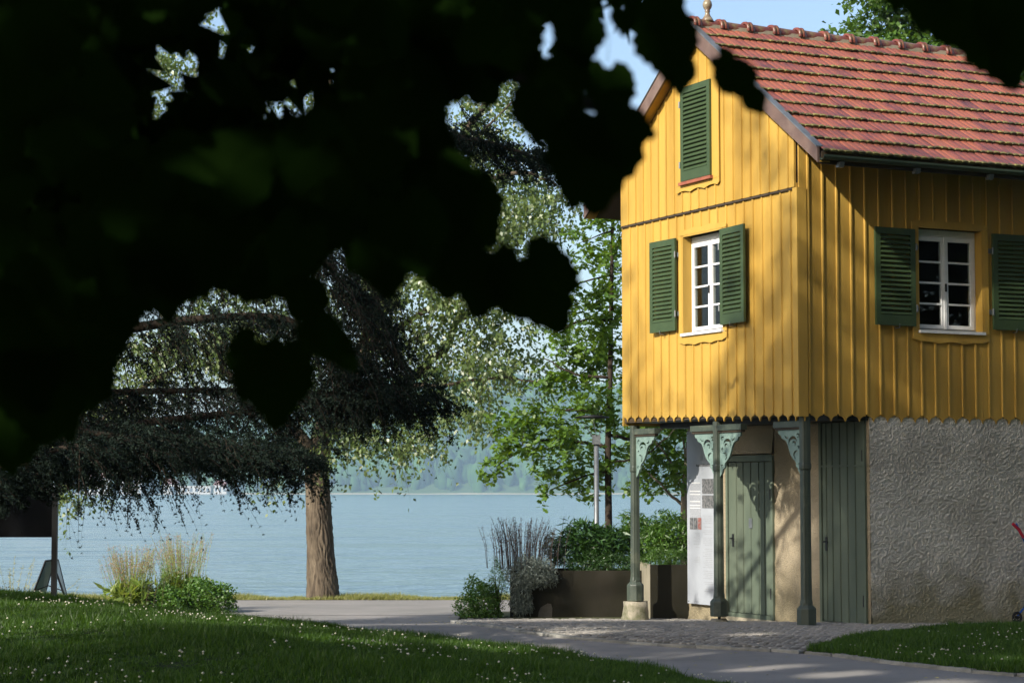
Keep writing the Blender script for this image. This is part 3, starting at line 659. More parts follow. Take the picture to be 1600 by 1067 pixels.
# surround trim with wavy lower edge
def trim(P, a0, a1, z0, z1, t, d0, d1, zbot=None, opening=True):
    mb = MB(); lo = z0-.035
    def rect(p, q, r_, s_): mb.prism([(p, r_), (q, r_), (q, s_), (p, s_)], P, d0, d1)
    rect(a0-t, a0-.0125, z0-.03, z1+.013); rect(a1+.0125, a1+t, z0-.03, z1+.013)
    n = 40; A, B = a0-t, a1+t
    def wave(x):
        s_ = (x-A)/(B-A); e = min(s_, 1-s_)
        return .022*abs(math.sin(s_*math.pi*3))+(.05*(1-e/.1) if e < .1 else 0)
    pts = [(A+(B-A)*k/n, lo-.125+wave(A+(B-A)*k/n)) for k in range(n+1)]
    mb.prism(pts+[(B, z0-.036), (A, z0-.036)], P, d0, d1)
    pts = [(A+(B-A)*k/n, z1+.105-wave(A+(B-A)*k/n)*.8) for k in range(n+1)]
    mb.prism([(B, z1+.0205), (A, z1+.0205)]+pts, P, d0, d1)
    return mb.build('window_trim', M['yellow'], hut)
trim(GP, GW[0], GW[1], GW[2], GW[3], .09, -.041, -.0535); trim(SP, SW[0], SW[1], SW[2], SW[3], .09, -.041, -.0535)
# shutters
def shutter(P, a0, a1, z0, z1, off, lab, tilt=0, hinge=1, sill=False, hook=True):
    s_ = bpy.data.objects.new('shutter', None); link(s_, hut); s_['label'] = lab
    k = .075; d1 = -off; d0 = d1+.032; fr = MB()
    a_h = a0 if hinge < 0 else a1
    def Q(a, b, d):
        # small swing about the hinge edge
        r_ = a-a_h; return P(a_h+r_*math.cos(tilt), b, d-abs(r_)*math.sin(tilt))
    def rect(mb, p, q, r_, t_, e0, e1): mb.prism([(p, r_), (q, r_), (q, t_), (p, t_)], Q, e0, e1)
    rect(fr, a0, a0+k, z0, z1, d0, d1); rect(fr, a1-k, a1, z0, z1, d0, d1); rect(fr, a0+k, a1-k, z0, z0+.13, d0, d1); rect(fr, a0+k, a1-k, z1-k*1.1, z1, d0, d1)
    fr.build('frame', M['shutter'], s_)
    zz0, zz1 = z0+.13, z1-k*1.1; n = int(round((zz1-zz0)/.057)); h = (zz1-zz0)/n
    for i in range(n):
        z = zz0+h*(i+.5); m_ = MB()
        m_.add([Q(a0+k, z-.030, d1-.002), Q(a1-k, z-.030, d1-.002), Q(a1-k, z-.021, d1-.008), Q(a0+k, z-.021, d1-.008), Q(a0+k, z+.012, d0-.004), Q(a1-k, z+.012, d0-.004), Q(a1-k, z+.021, d0-.010), Q(a0+k, z+.021, d0-.010)],
               [(0, 1, 5, 4), (3, 7, 6, 2), (0, 3, 2, 1), (4, 5, 6, 7), (0, 4, 7, 3), (1, 2, 6, 5)])
        m_.build('slat', M['shutter'], s_)
    for zz in (z0+.22, z1-.22):
        e = a_h+(.03 if hinge > 0 else -.03)
        h_ = MB(); h_.prism([(e-.035, zz-.03), (e+.035, zz-.03), (e+.035, zz+.03), (e-.035, zz+.03)], P, d0+.012, d0-.0); h_.lathe([(.011, 0), (.011, .085)], 0, 0, 7)
        n_ = len(h_.v)-14
        for j in range(n_, len(h_.v)):
            x, y, z = h_.v[j]; q = P(a_h+(.012 if hinge > 0 else -.012)+x, zz-.042+z, d1-.004+y); h_.v[j] = q
        h_.build('hinge', M['metal'], s_)
    if hook:
        m_ = (a0*.45+a1*.55); MB().tube([P(m_, z0-.03, -.02), P(m_, z0-.025, d1-.03), P(m_, z0+.02, d1-.035)], .006, 5).build('hook', M['metal'], s_)
    return s_
shutter(GP, 2.775, 3.40, 3.715, 4.935, .085, 'left green louvred shutter of the gable window', .04, -1)
shutter(GP, 1.02, 1.64, 3.705, 4.925, .095, 'right green louvred shutter of the gable window', .06, 1)
shutter(SP, 1.055, 1.665, 3.63, 4.83, .085, 'dark green louvred shutter left of the side window', .03, 1)
shutter(SP, 2.865, 3.475, 3.63, 4.84, .085, 'dark green louvred shutter right of the side window', .05, -1)
shutter(GP, 1.83, 2.565, 5.65, 6.89, .115, 'tall closed green shutter in the gable top', 0.0, 1, hook=False)
MB().prism([(1.80, 5.60), (2.60, 5.60), (2.60, 5.64), (1.80, 5.64)], GP, -.053, -.13).build('attic_sill', M['sill_red'], hut)
mb = MB(); n = 30; A, B = 1.66, 2.74
mb.prism([(A+(B-A)*k/n, 5.50+.03*abs(math.sin(k/n*math.pi*3))+(.04 if k in (0, n) else 0)) for k in range(n+1)]+[(B, 5.598), (A, 5.598)], GP, -.0705, -.084)
mb.prism([(A, 5.6), (1.828, 5.6), (1.828, 6.95), (A, 6.95)], GP, -.0705, -.084); mb.prism([(2.567, 5.6), (B, 5.6), (B, 6.95), (2.567, 6.95)], GP, -.0705, -.084)
mb.build('window_trim', M['yellow'], hut)
MB().prism([(1.83, 5.64), (2.565, 5.64), (2.565, 6.9), (1.83, 6.9)], GP, -.053, -.071).build('shutter_backing', M['wooddark'], hut)
# roof
roof = bpy.data.objects.new('roof', None); link(roof, hut)
W0, W1 = -RO, HL+RO
th = .10
for sgn in (1, -1):
    e = APX+sgn*(APX+EO-.02); zt = ZR-.035; ze = ztop(e)-.035
    MB().prism([(APX, zt), (e, ze), (e, ze-th), (APX, zt-th)], GP, W0+.03, W1-.03).build('roof_slab', M['yellow'] if False else M['interior'], roof)
    # barge boards
    MB().prism([(APX, ZR+.02), (e, ztop(e)+.02), (e, ztop(e)-.16), (APX, ZR-.20)], GP, W0-.03, W0+.0).build('barge_board', M['barge'], roof)
    MB().prism([(APX, ZR+.035), (e, ztop(e)+.035), (e, ztop(e)+.021), (APX, ZR+.021)], GP, W0-.045, W0+.05).build('verge_flashing', M['metal'], roof)
    MB().prism([(APX, ZR+.02), (e, ztop(e)+.02), (e, ztop(e)-.16), (APX, ZR-.20)], GP, W1-.0, W1+.03).build('barge_board', M['barge'], roof)
    # yellow soffit boards under the verge
    MB().prism([(APX, ZR-.14), (e, ztop(e)-.14), (e, ztop(e)-.155), (APX, ZR-.155)], GP, W0+.001, -.055).build('soffit', M['yellow'], roof)
ne = 11
for i in range(8):   # rafter tails
    x = .1+i*.62
    MB().prism([(.0, ztop(0)-.14), (-EO+.06, ztop(-EO)-.10), (-EO+.06, ztop(-EO)-.15), (-.0, ztop(0)-.26)], GP, x, x+.08).build('rafter', M['yellow'], roof)
# gutter: half round along the eave with fascia
MB().box(W0+.02, W1-.02, -EO+.03, -EO+.05, ztop(-EO)-.16, ztop(-EO)-.03).build('fascia', M['wooddark'], roof)
g_ = MB(); n = 8; vs = []
for x in (W0+.0, W1):
    for k in range(n+1): a = math.pi*k/n; vs.append((x, -EO-.02-.06*math.cos(a), ztop(-EO)-.065-.055*math.sin(a)))
    for k in range(n, -1, -1): a = math.pi*k/n; vs.append((x, -EO-.02-.056*math.cos(a), ztop(-EO)-.065-.051*math.sin(a)))
m2 = 2*(n+1); g_.add(vs, [(k, k+1, m2+k+1, m2+k) for k in range(m2-1)]+[(m2-1, 0, m2, 2*m2-1)]+[(k, m2-1-k, m2-2-k, k+1) for k in range(n)]); g_.build('gutter', M['dark_green'], roof)
for x in (.05, 1.15, 2.25, 3.35): MB().prism([(-EO-.03, ztop(-EO)-.13), (-EO+.05, ztop(-EO)-.13), (-EO+.05, ztop(-EO)-.19), (-EO-.01, ztop(-EO)-.19)], GP, x, x+.07).build('gutter_bracket', M['metal'], roof)
# tiles
NR, NC = 11, 24
slope_len = (APX+EO)/math.cos(RA); th_ = slope_len/NR; tw = (W1-W0-.04)/NC
def tile_mesh(seed):
    rr = random.Random(seed); n = 16; vs = []; ln = th_+.05
    def zp(t): return .020*abs(math.sin(2*math.pi*t))**.7 + .004*math.cos(4*math.pi*t)
    for yy, ex in ((0, .0), (.012, .004), (ln, -.004)):
        for k in range(n+1): vs.append((tw*k/n, yy+rr.uniform(-.003, .003)*(yy < .02), zp(k/n)+ex+.016-(.020 if yy == ln else 0)))
    for k in range(n+1): vs.append((tw*k/n, .002, zp(k/n)-.012))
    m_ = n+1
    fs = [(j*m_+k, j*m_+k+1, (j+1)*m_+k+1, (j+1)*m_+k) for j in (0, 1) for k in range(n)]+[(3*m_+k, 3*m_+k+1, k+1, k) for k in range(n)]
    me = bpy.data.meshes.new('roof_tile'); me.from_pydata(vs, [], fs); me.materials.append(M['tile']); return me
tms = [tile_mesh(s_) for s_ in range(5)]
for r_ in range(NR):
    for c in range(NC):
        o = bpy.data.objects.new('roof_tile', random.choice(tms)); link(o, roof)
        dd = r_*th_; u = -EO-.03+dd*math.cos(RA); z = ztop(-EO)-.02+dd*math.sin(RA)-.005
        o.location = (W0+.02+c*tw, u, z+random.uniform(-.005, .005)); o.rotation_euler = (RA+R(-1.2)+random.uniform(-.012, .012), random.uniform(-.01, .01), random.uniform(-.01, .01))
# back slope covering, not seen from the front: one corrugated sheet of tile rows
mb = MB()
for r_ in range(NR):
    dd = r_*th_; u0 = HW+EO+.03-dd*math.cos(RA); z0 = ztop(HW+EO)-.02+dd*math.sin(RA); u1 = u0-(th_+.03)*math.cos(RA); z1 = z0+(th_+.03)*math.sin(RA)-.03
    mb.add([(W0+.02, u0, z0+.03), (W1-.02, u0, z0+.03), (W1-.02, u1, z1+.02), (W0+.02, u1, z1+.02), (W0+.02, u0, z0), (W1-.02, u0, z0)], [(0, 3, 2, 1), (4, 0, 1, 5)])
mb.build('tile_rows', M['tile'], roof)
# ridge caps
def cap_mesh():
    vs = []; n = 12; rings = [(0, .088), (.0, .118), (.028, .122), (.045, .100), (.06, .118), (.085, .122), (.10, .098), (.13, .092), (.43, .080)]
    for x, r_ in rings:
        for k in range(n+1):
            a = math.pi*(-.08+1.16*k/n); vs.append((x, r_*math.cos(a), r_*math.sin(a)*.95))
    fs = [(j*(n+1)+k, (j+1)*(n+1)+k, (j+1)*(n+1)+k+1, j*(n+1)+k+1) for j in range(len(rings)-1) for k in range(n)]
    me = bpy.data.meshes.new('ridge_cap'); me.from_pydata(vs, [], fs); me.materials.append(M['ridge']); me.polygons.foreach_set('use_smooth', [True]*len(fs)); return me
cm = cap_mesh(); x = W0
while x < W1-.1:
    o = bpy.data.objects.new('ridge_cap', cm); link(o, roof); o.location = (x, APX, ZR-.01+random.uniform(-.004, .004)); x += .405
MB().box(W0+.01, W1-.01, APX-.085, APX+.085, ZR-.10, ZR-.0).build('ridge_mortar', M['conc'], roof)
for wx in (.06, 4.30):
    MB().lathe([(.085, 0), (.075, .03), (.04, .08), (.028, .12), (.04, .14), (.03, .15), (.052, .18), (.062, .215), (.062, .235), (.05, .27), (.028, .295), (.034, .31), (.026, .40), (.016, .52), (.022, .54), (.004, .60)], 0, 0, 14).build('finial', M['finial'], roof, True).location = (wx, APX, ZR+.05)
# information panel mounted in the porch
ip = thing('information_board', 'tall narrow pale grey printed panel on the porch wall left of the plank door', 'sign', HC + sv*(PW-.075) + gv*3.83 + Vector((0, 0, .06)), TH)
MB().box(0, .012, -.36, .36, 0, 2.37).build('panel', M['panel'], ip)
def mk(name, u0, u1, z0, z1, m, k=0): MB().box(-.0025-k, -.0005-k, u0, u1, z0, z1).build(name, m, ip)
T = lambda y: .06*0+2.37*(941-y)/(941-674.)      # picture rows of the panel to metres on it
mk('text_block', .00, .28, T(812), T(754), M['panelgrey']); 
for yy in (754, 767, 772, 783, 789, 793): mk('text_line', .0, .28, T(yy)-.004, T(yy)+.004, M['white'], .002)
mk('photograph', -.34, -.045, T(771), T(748), M['panelphoto']); mk('photograph', -.34, -.045, T(793), T(773), M['panelphoto'])
for i, mm in enumerate(('panelphoto', 'panelphoto', 'panelred')): mk('photograph', .19-.105*i, .28-.105*i, T(826), T(808), M[mm], .003)
tl = MB()
for zz in np.arange(.18, 1.22, .025):
    if random.random() < .8: tl.box(-.0025, -.0005, -.30, random.uniform(-.12, -.05), zz, zz+.009)
for zz in np.arange(.55, .98, .022):
    if random.random() < .7: tl.box(-.0025, -.0005, .02, random.uniform(.1, .2), zz, zz+.008)
tl.build('text_line', M['panelgrey'], ip)
tt = MB(); u = .11
while u > -.30:
    wd = random.uniform(.012, .022); tt.box(-.0025, -.0005, u-wd, u, T(729), T(726)+random.choice((0, .006))); u -= wd+.007
tt.build('title', M['panelphoto'], ip)
em = MB(); em.box(-.0025, -.0005, -.055, .0, T(720), T(713)); em.prism([(-.065, T(713)), (.01, T(713)), (-.0275, T(709))], lambda a, b, d: (d, a, b), -.0025, -.0005); em.build('emblem', M['panelgrey'], ip)
for a, b in ((-.33, .03), (-.33, 2.34), (.33, .03), (.33, 2.34)): MB().lathe([(.008, -.002), (.008, .002)], 0, 0, 8).build('screw', M['darkmetal'], ip).matrix_local = Matrix.Translation((-.002, a, b)) @ Matrix.Rotation(R(90), 4, 'Y')

# ------------------------------------------------------------------ vegetation helpers
def leaves_arrays(C, size, shape='diamond', flat=.6, droop=0.0):
    """leaf quads round the points C"""
    n = len(C); C = np.asarray(C, float)
    nrm = rng.normal(0, 1, (n, 3)); nrm[:, 2] = np.abs(nrm[:, 2])+flat; nrm /= np.linalg.norm(nrm, axis=1, keepdims=True)
    a = np.cross(nrm, rng.normal(0, 1, (n, 3))); a[:, 2] -= droop; a /= np.linalg.norm(a, axis=1, keepdims=True); b = np.cross(nrm, a); b /= np.linalg.norm(b, axis=1, keepdims=True)
    s = (size*rng.uniform(.65, 1.2, n))[:, None]
    if shape == 'diamond':
        pts = [(0, 0, 0), (.42, .33, .06), (1, 0, -.04), (.42, -.33, .06)]; F = [(0, 1, 2, 3)]
    elif shape == 'lobed':
        pts = [(0, 0, 0), (.25, .20, 0), (.30, .10, 0), (.55, .36, .02), (.62, .16, 0), (.85, .24, 0), (1, 0, -.06), (.85, -.24, 0), (.62, -.16, 0), (.55, -.36, .02), (.30, -.10, 0), (.25, -.20, 0)]
        F = [(0, 1, 2, 10, 11)]; F = [(0, 1, 2, 2), (0, 2, 10, 11), (2, 3, 4, 4), (2, 4, 8, 10), (10, 8, 9, 9), (4, 5, 6, 6), (4, 6, 8, 8), (8, 6, 7, 7)]
        F = [(0, 1, 2), (0, 2, 10), (0, 10, 11), (2, 3, 4), (2, 4, 8), (2, 8, 10), (10, 8, 9), (4, 5, 6), (4, 6, 8), (8, 6, 7)]
    elif shape == 'long':
        pts = [(0, 0, 0), (.4, .11, .03), (1, 0, -.1), (.4, -.11, .03)]; F = [(0, 1, 2, 3)]
    P = np.stack([C+a*s*p[0]+b*s*p[1]+nrm*s*p[2] for p in pts], 1).reshape(-1, 3)
    k = len(pts); F = np.array(F); FF = (np.arange(n)*k)[:, None, None]+F[None]
    return P, FF.reshape(-1, F.shape[1])
def twig_leaves(starts, dirs, length, nleaf, size, grav, shape='diamond', spread=.05, droop=0.0, flat=.6):
    """leaves along drooping twigs; returns leaf arrays and twig polylines"""
    n = len(starts); L_ = length*rng.uniform(.5, 1.2, n); t = rng.random((n, nleaf))
    d = dirs/np.linalg.norm(dirs, axis=1, keepdims=True)
    P = starts[:, None, :]+d[:, None, :]*(t*L_[:, None])[..., None]; P[..., 2] -= grav*(t*L_[:, None])**2
    P = P.reshape(-1, 3)+rng.normal(0, spread, (n*nleaf, 3))
    tw = []
    for q in (0, .5, 1): v = starts+d*(q*L_)[:, None]; v = v.copy(); v[:, 2] -= grav*(q*L_)**2; tw.append(v)
    return leaves_arrays(P, size, shape, flat, droop), tw
def twig_mesh(tw, r, mt, parent, off, name='twigs'):
    A, B, Cc = tw; n = len(A); o1 = np.array([r, 0, 0]); o2 = np.array([-r/2, r*.8, 0]); o3 = np.array([-r/2, -r*.8, 0])
    V = np.stack([A+o1, A+o2, A+o3, B+o1*.8, B+o2*.8, B+o3*.8, Cc, ], 1).reshape(-1, 3); base = (np.arange(n)*7)[:, None]
    F = np.concatenate([base+np.array(f) for f in ((0, 1, 4), (0, 4, 3), (1, 2, 5), (1, 5, 4), (2, 0, 3), (2, 3, 5), (3, 4, 6), (4, 5, 6), (5, 3, 6))])
    o = npobj(name, V, F, mt, parent, off); tag(o, kind='stuff'); return o
def clump_tree(name, label, cat, base, trunk, tr, limbs, clumps, leafsize, ntw, nleaf, lm, barkm, depth, dspread, grav, length, shape='diamond', spread=.05, droop=0., flat=.6, group=None, twr=.004, tsub=5, tn=14, crown='crown', furrow=False):
    t = thing(name, label, cat, base, 0, group); off = np.array(base)
    P = smooth_path([tuple(p) for p in trunk], tsub); rad = np.interp(np.linspace(0, 1, len(P)), np.linspace(0, 1, len(tr)), tr)
    if furrow:
        Q = smooth_path([tuple(p) for p in trunk], 30); rr = np.interp(np.linspace(0, 1, len(Q)), np.linspace(0, 1, len(tr)), tr); n = 96; nq = len(Q)
        ph = rng.uniform(0, 6.28, 9); A_ = np.linspace(0, 2*np.pi, n, endpoint=False)[None, :]; Zq = np.arange(nq)[:, None]*.11
        wob = A_+.10*np.sin(Zq*1.3+ph[0]+A_*3)+.06*np.sin(Zq*3.1+ph[1]-A_*5)
        rd = np.abs(np.sin(wob*13+.9*np.sin(Zq*2.2+A_*4)))**.6*.085+.03*np.sin(wob*29+Zq*3)+.02*np.sin(Zq*9+A_*17+ph[2])+rng.normal(0, .008, (nq, n))
        Rr = rr[:, None]*(.94+rd+.10*np.exp(-Zq*1.5)*np.abs(np.sin(A_*3.5)))
        Qa = np.array(Q)-np.array(base); V = np.stack([Qa[:, 0:1]+Rr*np.cos(A_), Qa[:, 1:2]+Rr*np.sin(A_), Qa[:, 2:3]+0*A_], 2).reshape(-1, 3)
        i_, j_ = np.meshgrid(np.arange(n), np.arange(nq-1)); i_ = i_.ravel(); j_ = j_.ravel(); k_ = (i_+1) % n
        npobj('trunk', V, np.c_[j_*n+i_, j_*n+k_, (j_+1)*n+k_, (j_+1)*n+i_], barkm, t, smooth=False)
    else:
        mb = MB(); mb.tube([Vector(p)-Vector(base) for p in P], list(rad), tn); mb.build('trunk', barkm, t, True)
    for lp, lr in limbs:
        Q = smooth_path([tuple(p) for p in lp], 4); rr = np.linspace(lr, lr*.3, len(Q))
        Q = [Vector(q)+Vector((random.uniform(-1, 1), random.uniform(-1, 1), random.uniform(-1, 1)))*lr*.5*(0 < i < len(Q)-1) for i, q in enumerate(Q)]
        MB().tube([q-Vector(base) for q in Q], list(rr), 7).build('limb', barkm, t, True)
    st = []; ds = []
    for c in clumps:
        px, py, rx, ry = c[:4]; k = c[4] if len(c) > 4 else 1.; dd = depth+(c[5] if len(c) > 5 else rng.uniform(-dspread, dspread))
        n = max(3, int(ntw*k*rx*ry/3600.)); ctr = np.array(at(px, py, dd)); s1 = rx/FPX*dd; s2 = ry/FPX*dd
        v = rng.normal(0, 1, (n, 3)); v /= np.linalg.norm(v, axis=1, keepdims=True); v *= rng.random((n, 1))**.45
        st.append(ctr+v*[s1, (s1+s2)*.5, s2]); ds.append(v*[1, 1, .5]+rng.normal(0, .5, (n, 3)))
    st = np.concatenate(st); ds = np.concatenate(ds)
    (V, F), tw = twig_leaves(st, ds, length, nleaf, leafsize, grav, shape, spread, droop, flat)
    tag(npobj(crown, V, F, lm, t, off), kind='stuff'); twig_mesh(tw, twr, M['twig'], t, off)
    return t
def A3(l, d): return [at(x, y, d+(e[0] if e else 0)) for x, y, *e in l]

# lakeside birch
D = 37.0
bx = at(506, 936, 37.3); bz = g1(bx.x, bx.y)-.1
tr_pts = [(bx.x, bx.y, bz)]+[tuple(at(x, y, 37.3)) for x, y in ((501, 860), (497, 780), (497, 715), (520, 640), (565, 560), (592, 480), (601, 410), (640, 320), (700, 240), (760, 160), (800, 90))]
limbs = [(A3(((505, 690), (560, 645), (620, 606), (665, 575), (700, 535), (735, 480), (770, 430)), 37.2), .13),
         (A3(((592, 480), (570, 400), (540, 300), (520, 200), (500, 60)), 37.2), .14),
         (A3(((498, 720), (450, 660), (380, 600), (300, 560), (200, 540)), 37.2), .12),
         (A3(((565, 560), (640, 500), (720, 470), (800, 480)), 36.6), .07),
         (A3(((620, 606), (700, 600), (780, 590), (850, 600)), 36.2), .04),
         (A3(((640, 320), (730, 290), (820, 270), (870, 290)), 37), .07),
         (A3(((640, 320), (720, 240), (800, 160)), 37), .05),
         (A3(((300, 560), (200, 620), (120, 700), (105, 760)), 36.5), .05)]
cl = [(700, 470, 75, 50), (640, 540, 70, 50), (760, 520, 75, 45), (690, 600, 75, 45), (600, 650, 60, 40), (640, 690, 55, 28), (700, 665, 60, 25, .8), (760, 580, 60, 40), (745, 640, 40, 25, .7), (500, 600, 50, 50), (400, 540, 90, 60), (310, 540, 70, 50),
      (450, 690, 30, 50), (545, 690, 45, 40), (230, 560, 60, 50), (150, 620, 60, 60), (112, 765, 20, 30, 1.4), (200, 660, 60, 50), (815, 570, 35, 28, .8), (850, 590, 25, 22, .6), (690, 380, 80, 60), (760, 420, 55, 50), (800, 300, 80, 60), (740, 220, 80, 60), (800, 150, 60, 35),
      (860, 330, 45, 50), (790, 350, 60, 60), (620, 420, 60, 60), (560, 460, 60, 60), (600, 350, 70, 60), (270, 110, 50, 50), (260, 180, 40, 40), (480, 150, 60, 60), (350, 50, 40, 40), (450, 420, 70, 60), (350, 450, 70, 60), (620, 250, 60, 60), (720, 300, 70, 60), (835, 400, 30, 40, .6), (60, 700, 40, 40), (60, 480, 60, 60),
      (870, 210, 30, 40, .7), (420, 735, 20, 18, .8), (600, 705, 40, 18, .7)]
clump_tree('birch_tree', 'large lakeside tree with furrowed trunk and small fluttering leaves, behind the cedar', 'tree', (bx.x, bx.y, bz), tr_pts, [.29, .235, .215, .20, .195, .18, .17, .15, .12, .09, .06, .03], limbs, cl, .092, 115, 14, M['birchleaf'], M['bark'], D, 1.4, .9, .55, 'diamond', .05, .8, .25, furrow=True)

# young oak behind the planters
D = 32.5; ob = at(951, 812, D); ob.z = g1(ob.x, ob.y)-.05
tr_pts = [tuple(ob)]+[tuple(at(x, y, D)) for x, y in ((951, 812), (950, 700), (953, 600), (955, 480), (957, 360), (961, 240), (964, 120))]
limbs = [(A3(l, D), r) for l, r in ((((950, 700), (900, 690), (840, 690), (780, 725)), .035), (((951, 650), (880, 640), (820, 650)), .03), (((952, 590), (900, 585), (850, 560)), .028), (((955, 500), (910, 500), (865, 520)), .028),
         (((956, 430), (915, 440), (880, 450)), .02), (((957, 360), (930, 370), (905, 380)), .015), (((950, 735), (910, 745), (860, 765)), .025), (((951, 680), (1000, 685), (1060, 655)), .03), (((951, 722), (1000, 715), (1035, 690), (1070, 655)), .02))]
cl = [(775, 728, 30, 18), (805, 700, 40, 24), (850, 690, 40, 26), (800, 665, 34, 22), (845, 650, 40, 24), (895, 655, 40, 30), (890, 700, 40, 30), (865, 740, 40, 22), (905, 760, 28, 16), (862, 765, 18, 14), (925, 730, 35, 26), (860, 590, 30, 22), (895, 600, 36, 26), (870, 555, 26, 18), (915, 560, 34, 26), (880, 520, 34, 22), (925, 510, 28, 26), (895, 480, 26, 20),
      (930, 460, 26, 24), (880, 445, 28, 16), (920, 410, 26, 22), (945, 380, 24, 24), (905, 375, 22, 14), (935, 340, 24, 22), (960, 300, 16, 26), (925, 625, 30, 26), (950, 560, 26, 30), (955, 640, 20, 40), (950, 480, 22, 40), (1000, 660, 30, 24), (985, 600, 20, 30), (970, 700, 20, 26), (940, 775, 16, 10, .7), (845, 500, 16, 12), (765, 745, 14, 8), (958, 430, 22, 40), (950, 520, 30, 30), (960, 360, 18, 40), (935, 560, 30, 30), (965, 250, 12, 30, .7)]
clump_tree('oak_tree', 'slim young tree with bright green lobed leaves behind the planter, left of the hut', 'tree', tuple(ob), tr_pts, [.066, .056, .048, .038, .028, .02, .01], limbs, cl, .12, 100, 9, M['oakleaf'], M['barkdark'], D, .9, .2, .20, 'lobed', .035, .1, .8, tn=10)
# tree seen through the porch
D = 34.; ob = at(1070, 815, D); ob.z = g1(ob.x, ob.y)-.05
limbs = [(A3(l, D), r) for l, r in ((((1068, 790), (1045, 770), (1020, 745), (1000, 725)), .03), (((1068, 780), (1058, 740), (1040, 710), (1025, 690)), .03), (((1070, 770), (1072, 720), (1065, 680)), .035))]
cl = [(1030, 680, 30, 22), (1060, 690, 26, 28), (1015, 725, 26, 24), (1050, 735, 24, 26), (1000, 690, 22, 20), (1040, 655, 40, 14), (1005, 755, 20, 14), (1075, 740, 22, 30), (1100, 700, 40, 40), (985, 770, 12, 10, .6), (1075, 660, 30, 20), (1030, 765, 18, 12, .6)]
clump_tree('multi_stemmed_tree', 'low branching tree with bright lobed leaves seen through the porch', 'tree', tuple(ob), [tuple(ob), tuple(at(1069, 800, D)), tuple(at(1070, 760, D)), tuple(at(1075, 690, D))], [.08, .06, .05, .03], limbs, cl, .125, 130, 9, M['oakleaf'], M['barkpale'], D, .7, .2, .20, 'lobed', .035, .1, .8, tn=9)
# tree behind the roof
D = 46.
ob = at(1420, 900, D); ob.z = -.4
cl = [(1400, 20, 60, 38), (1440, 45, 50, 26), (1360, 45, 32, 22), (1480, 35, 30, 36), (1330, 62, 22, 12), (1295, 48, 9, 5), (1380, -20, 60, 40), (1460, -20, 60, 40), (1500, 70, 20, 20), (1560, 120, 34, 30, .8), (1590, 110, 30, 30, .8), (1420, 90, 120, 40), (1530, 60, 40, 60, .6), (1480, 150, 120, 60), (1600, 180, 60, 60), (1620, 60, 60, 60)]
clump_tree('leafy_tree', 'sunlit leafy tree rising behind the tiled roof ridge', 'tree', tuple(ob), [tuple(ob), tuple(at(1425, 500, D)), tuple(at(1430, 200, D)), tuple(at(1430, 0, D))], [.3, .25, .2, .08], [(A3(((1430, 180), (1500, 120), (1570, 110)), D), .08), (A3(((1430, 150), (1380, 80), (1340, 50)), D), .08)], cl, .15, 125, 13, M['roofleaf'], M['barkdark'], D, 1.2, .6, .5, 'diamond', .07, .3, .5)

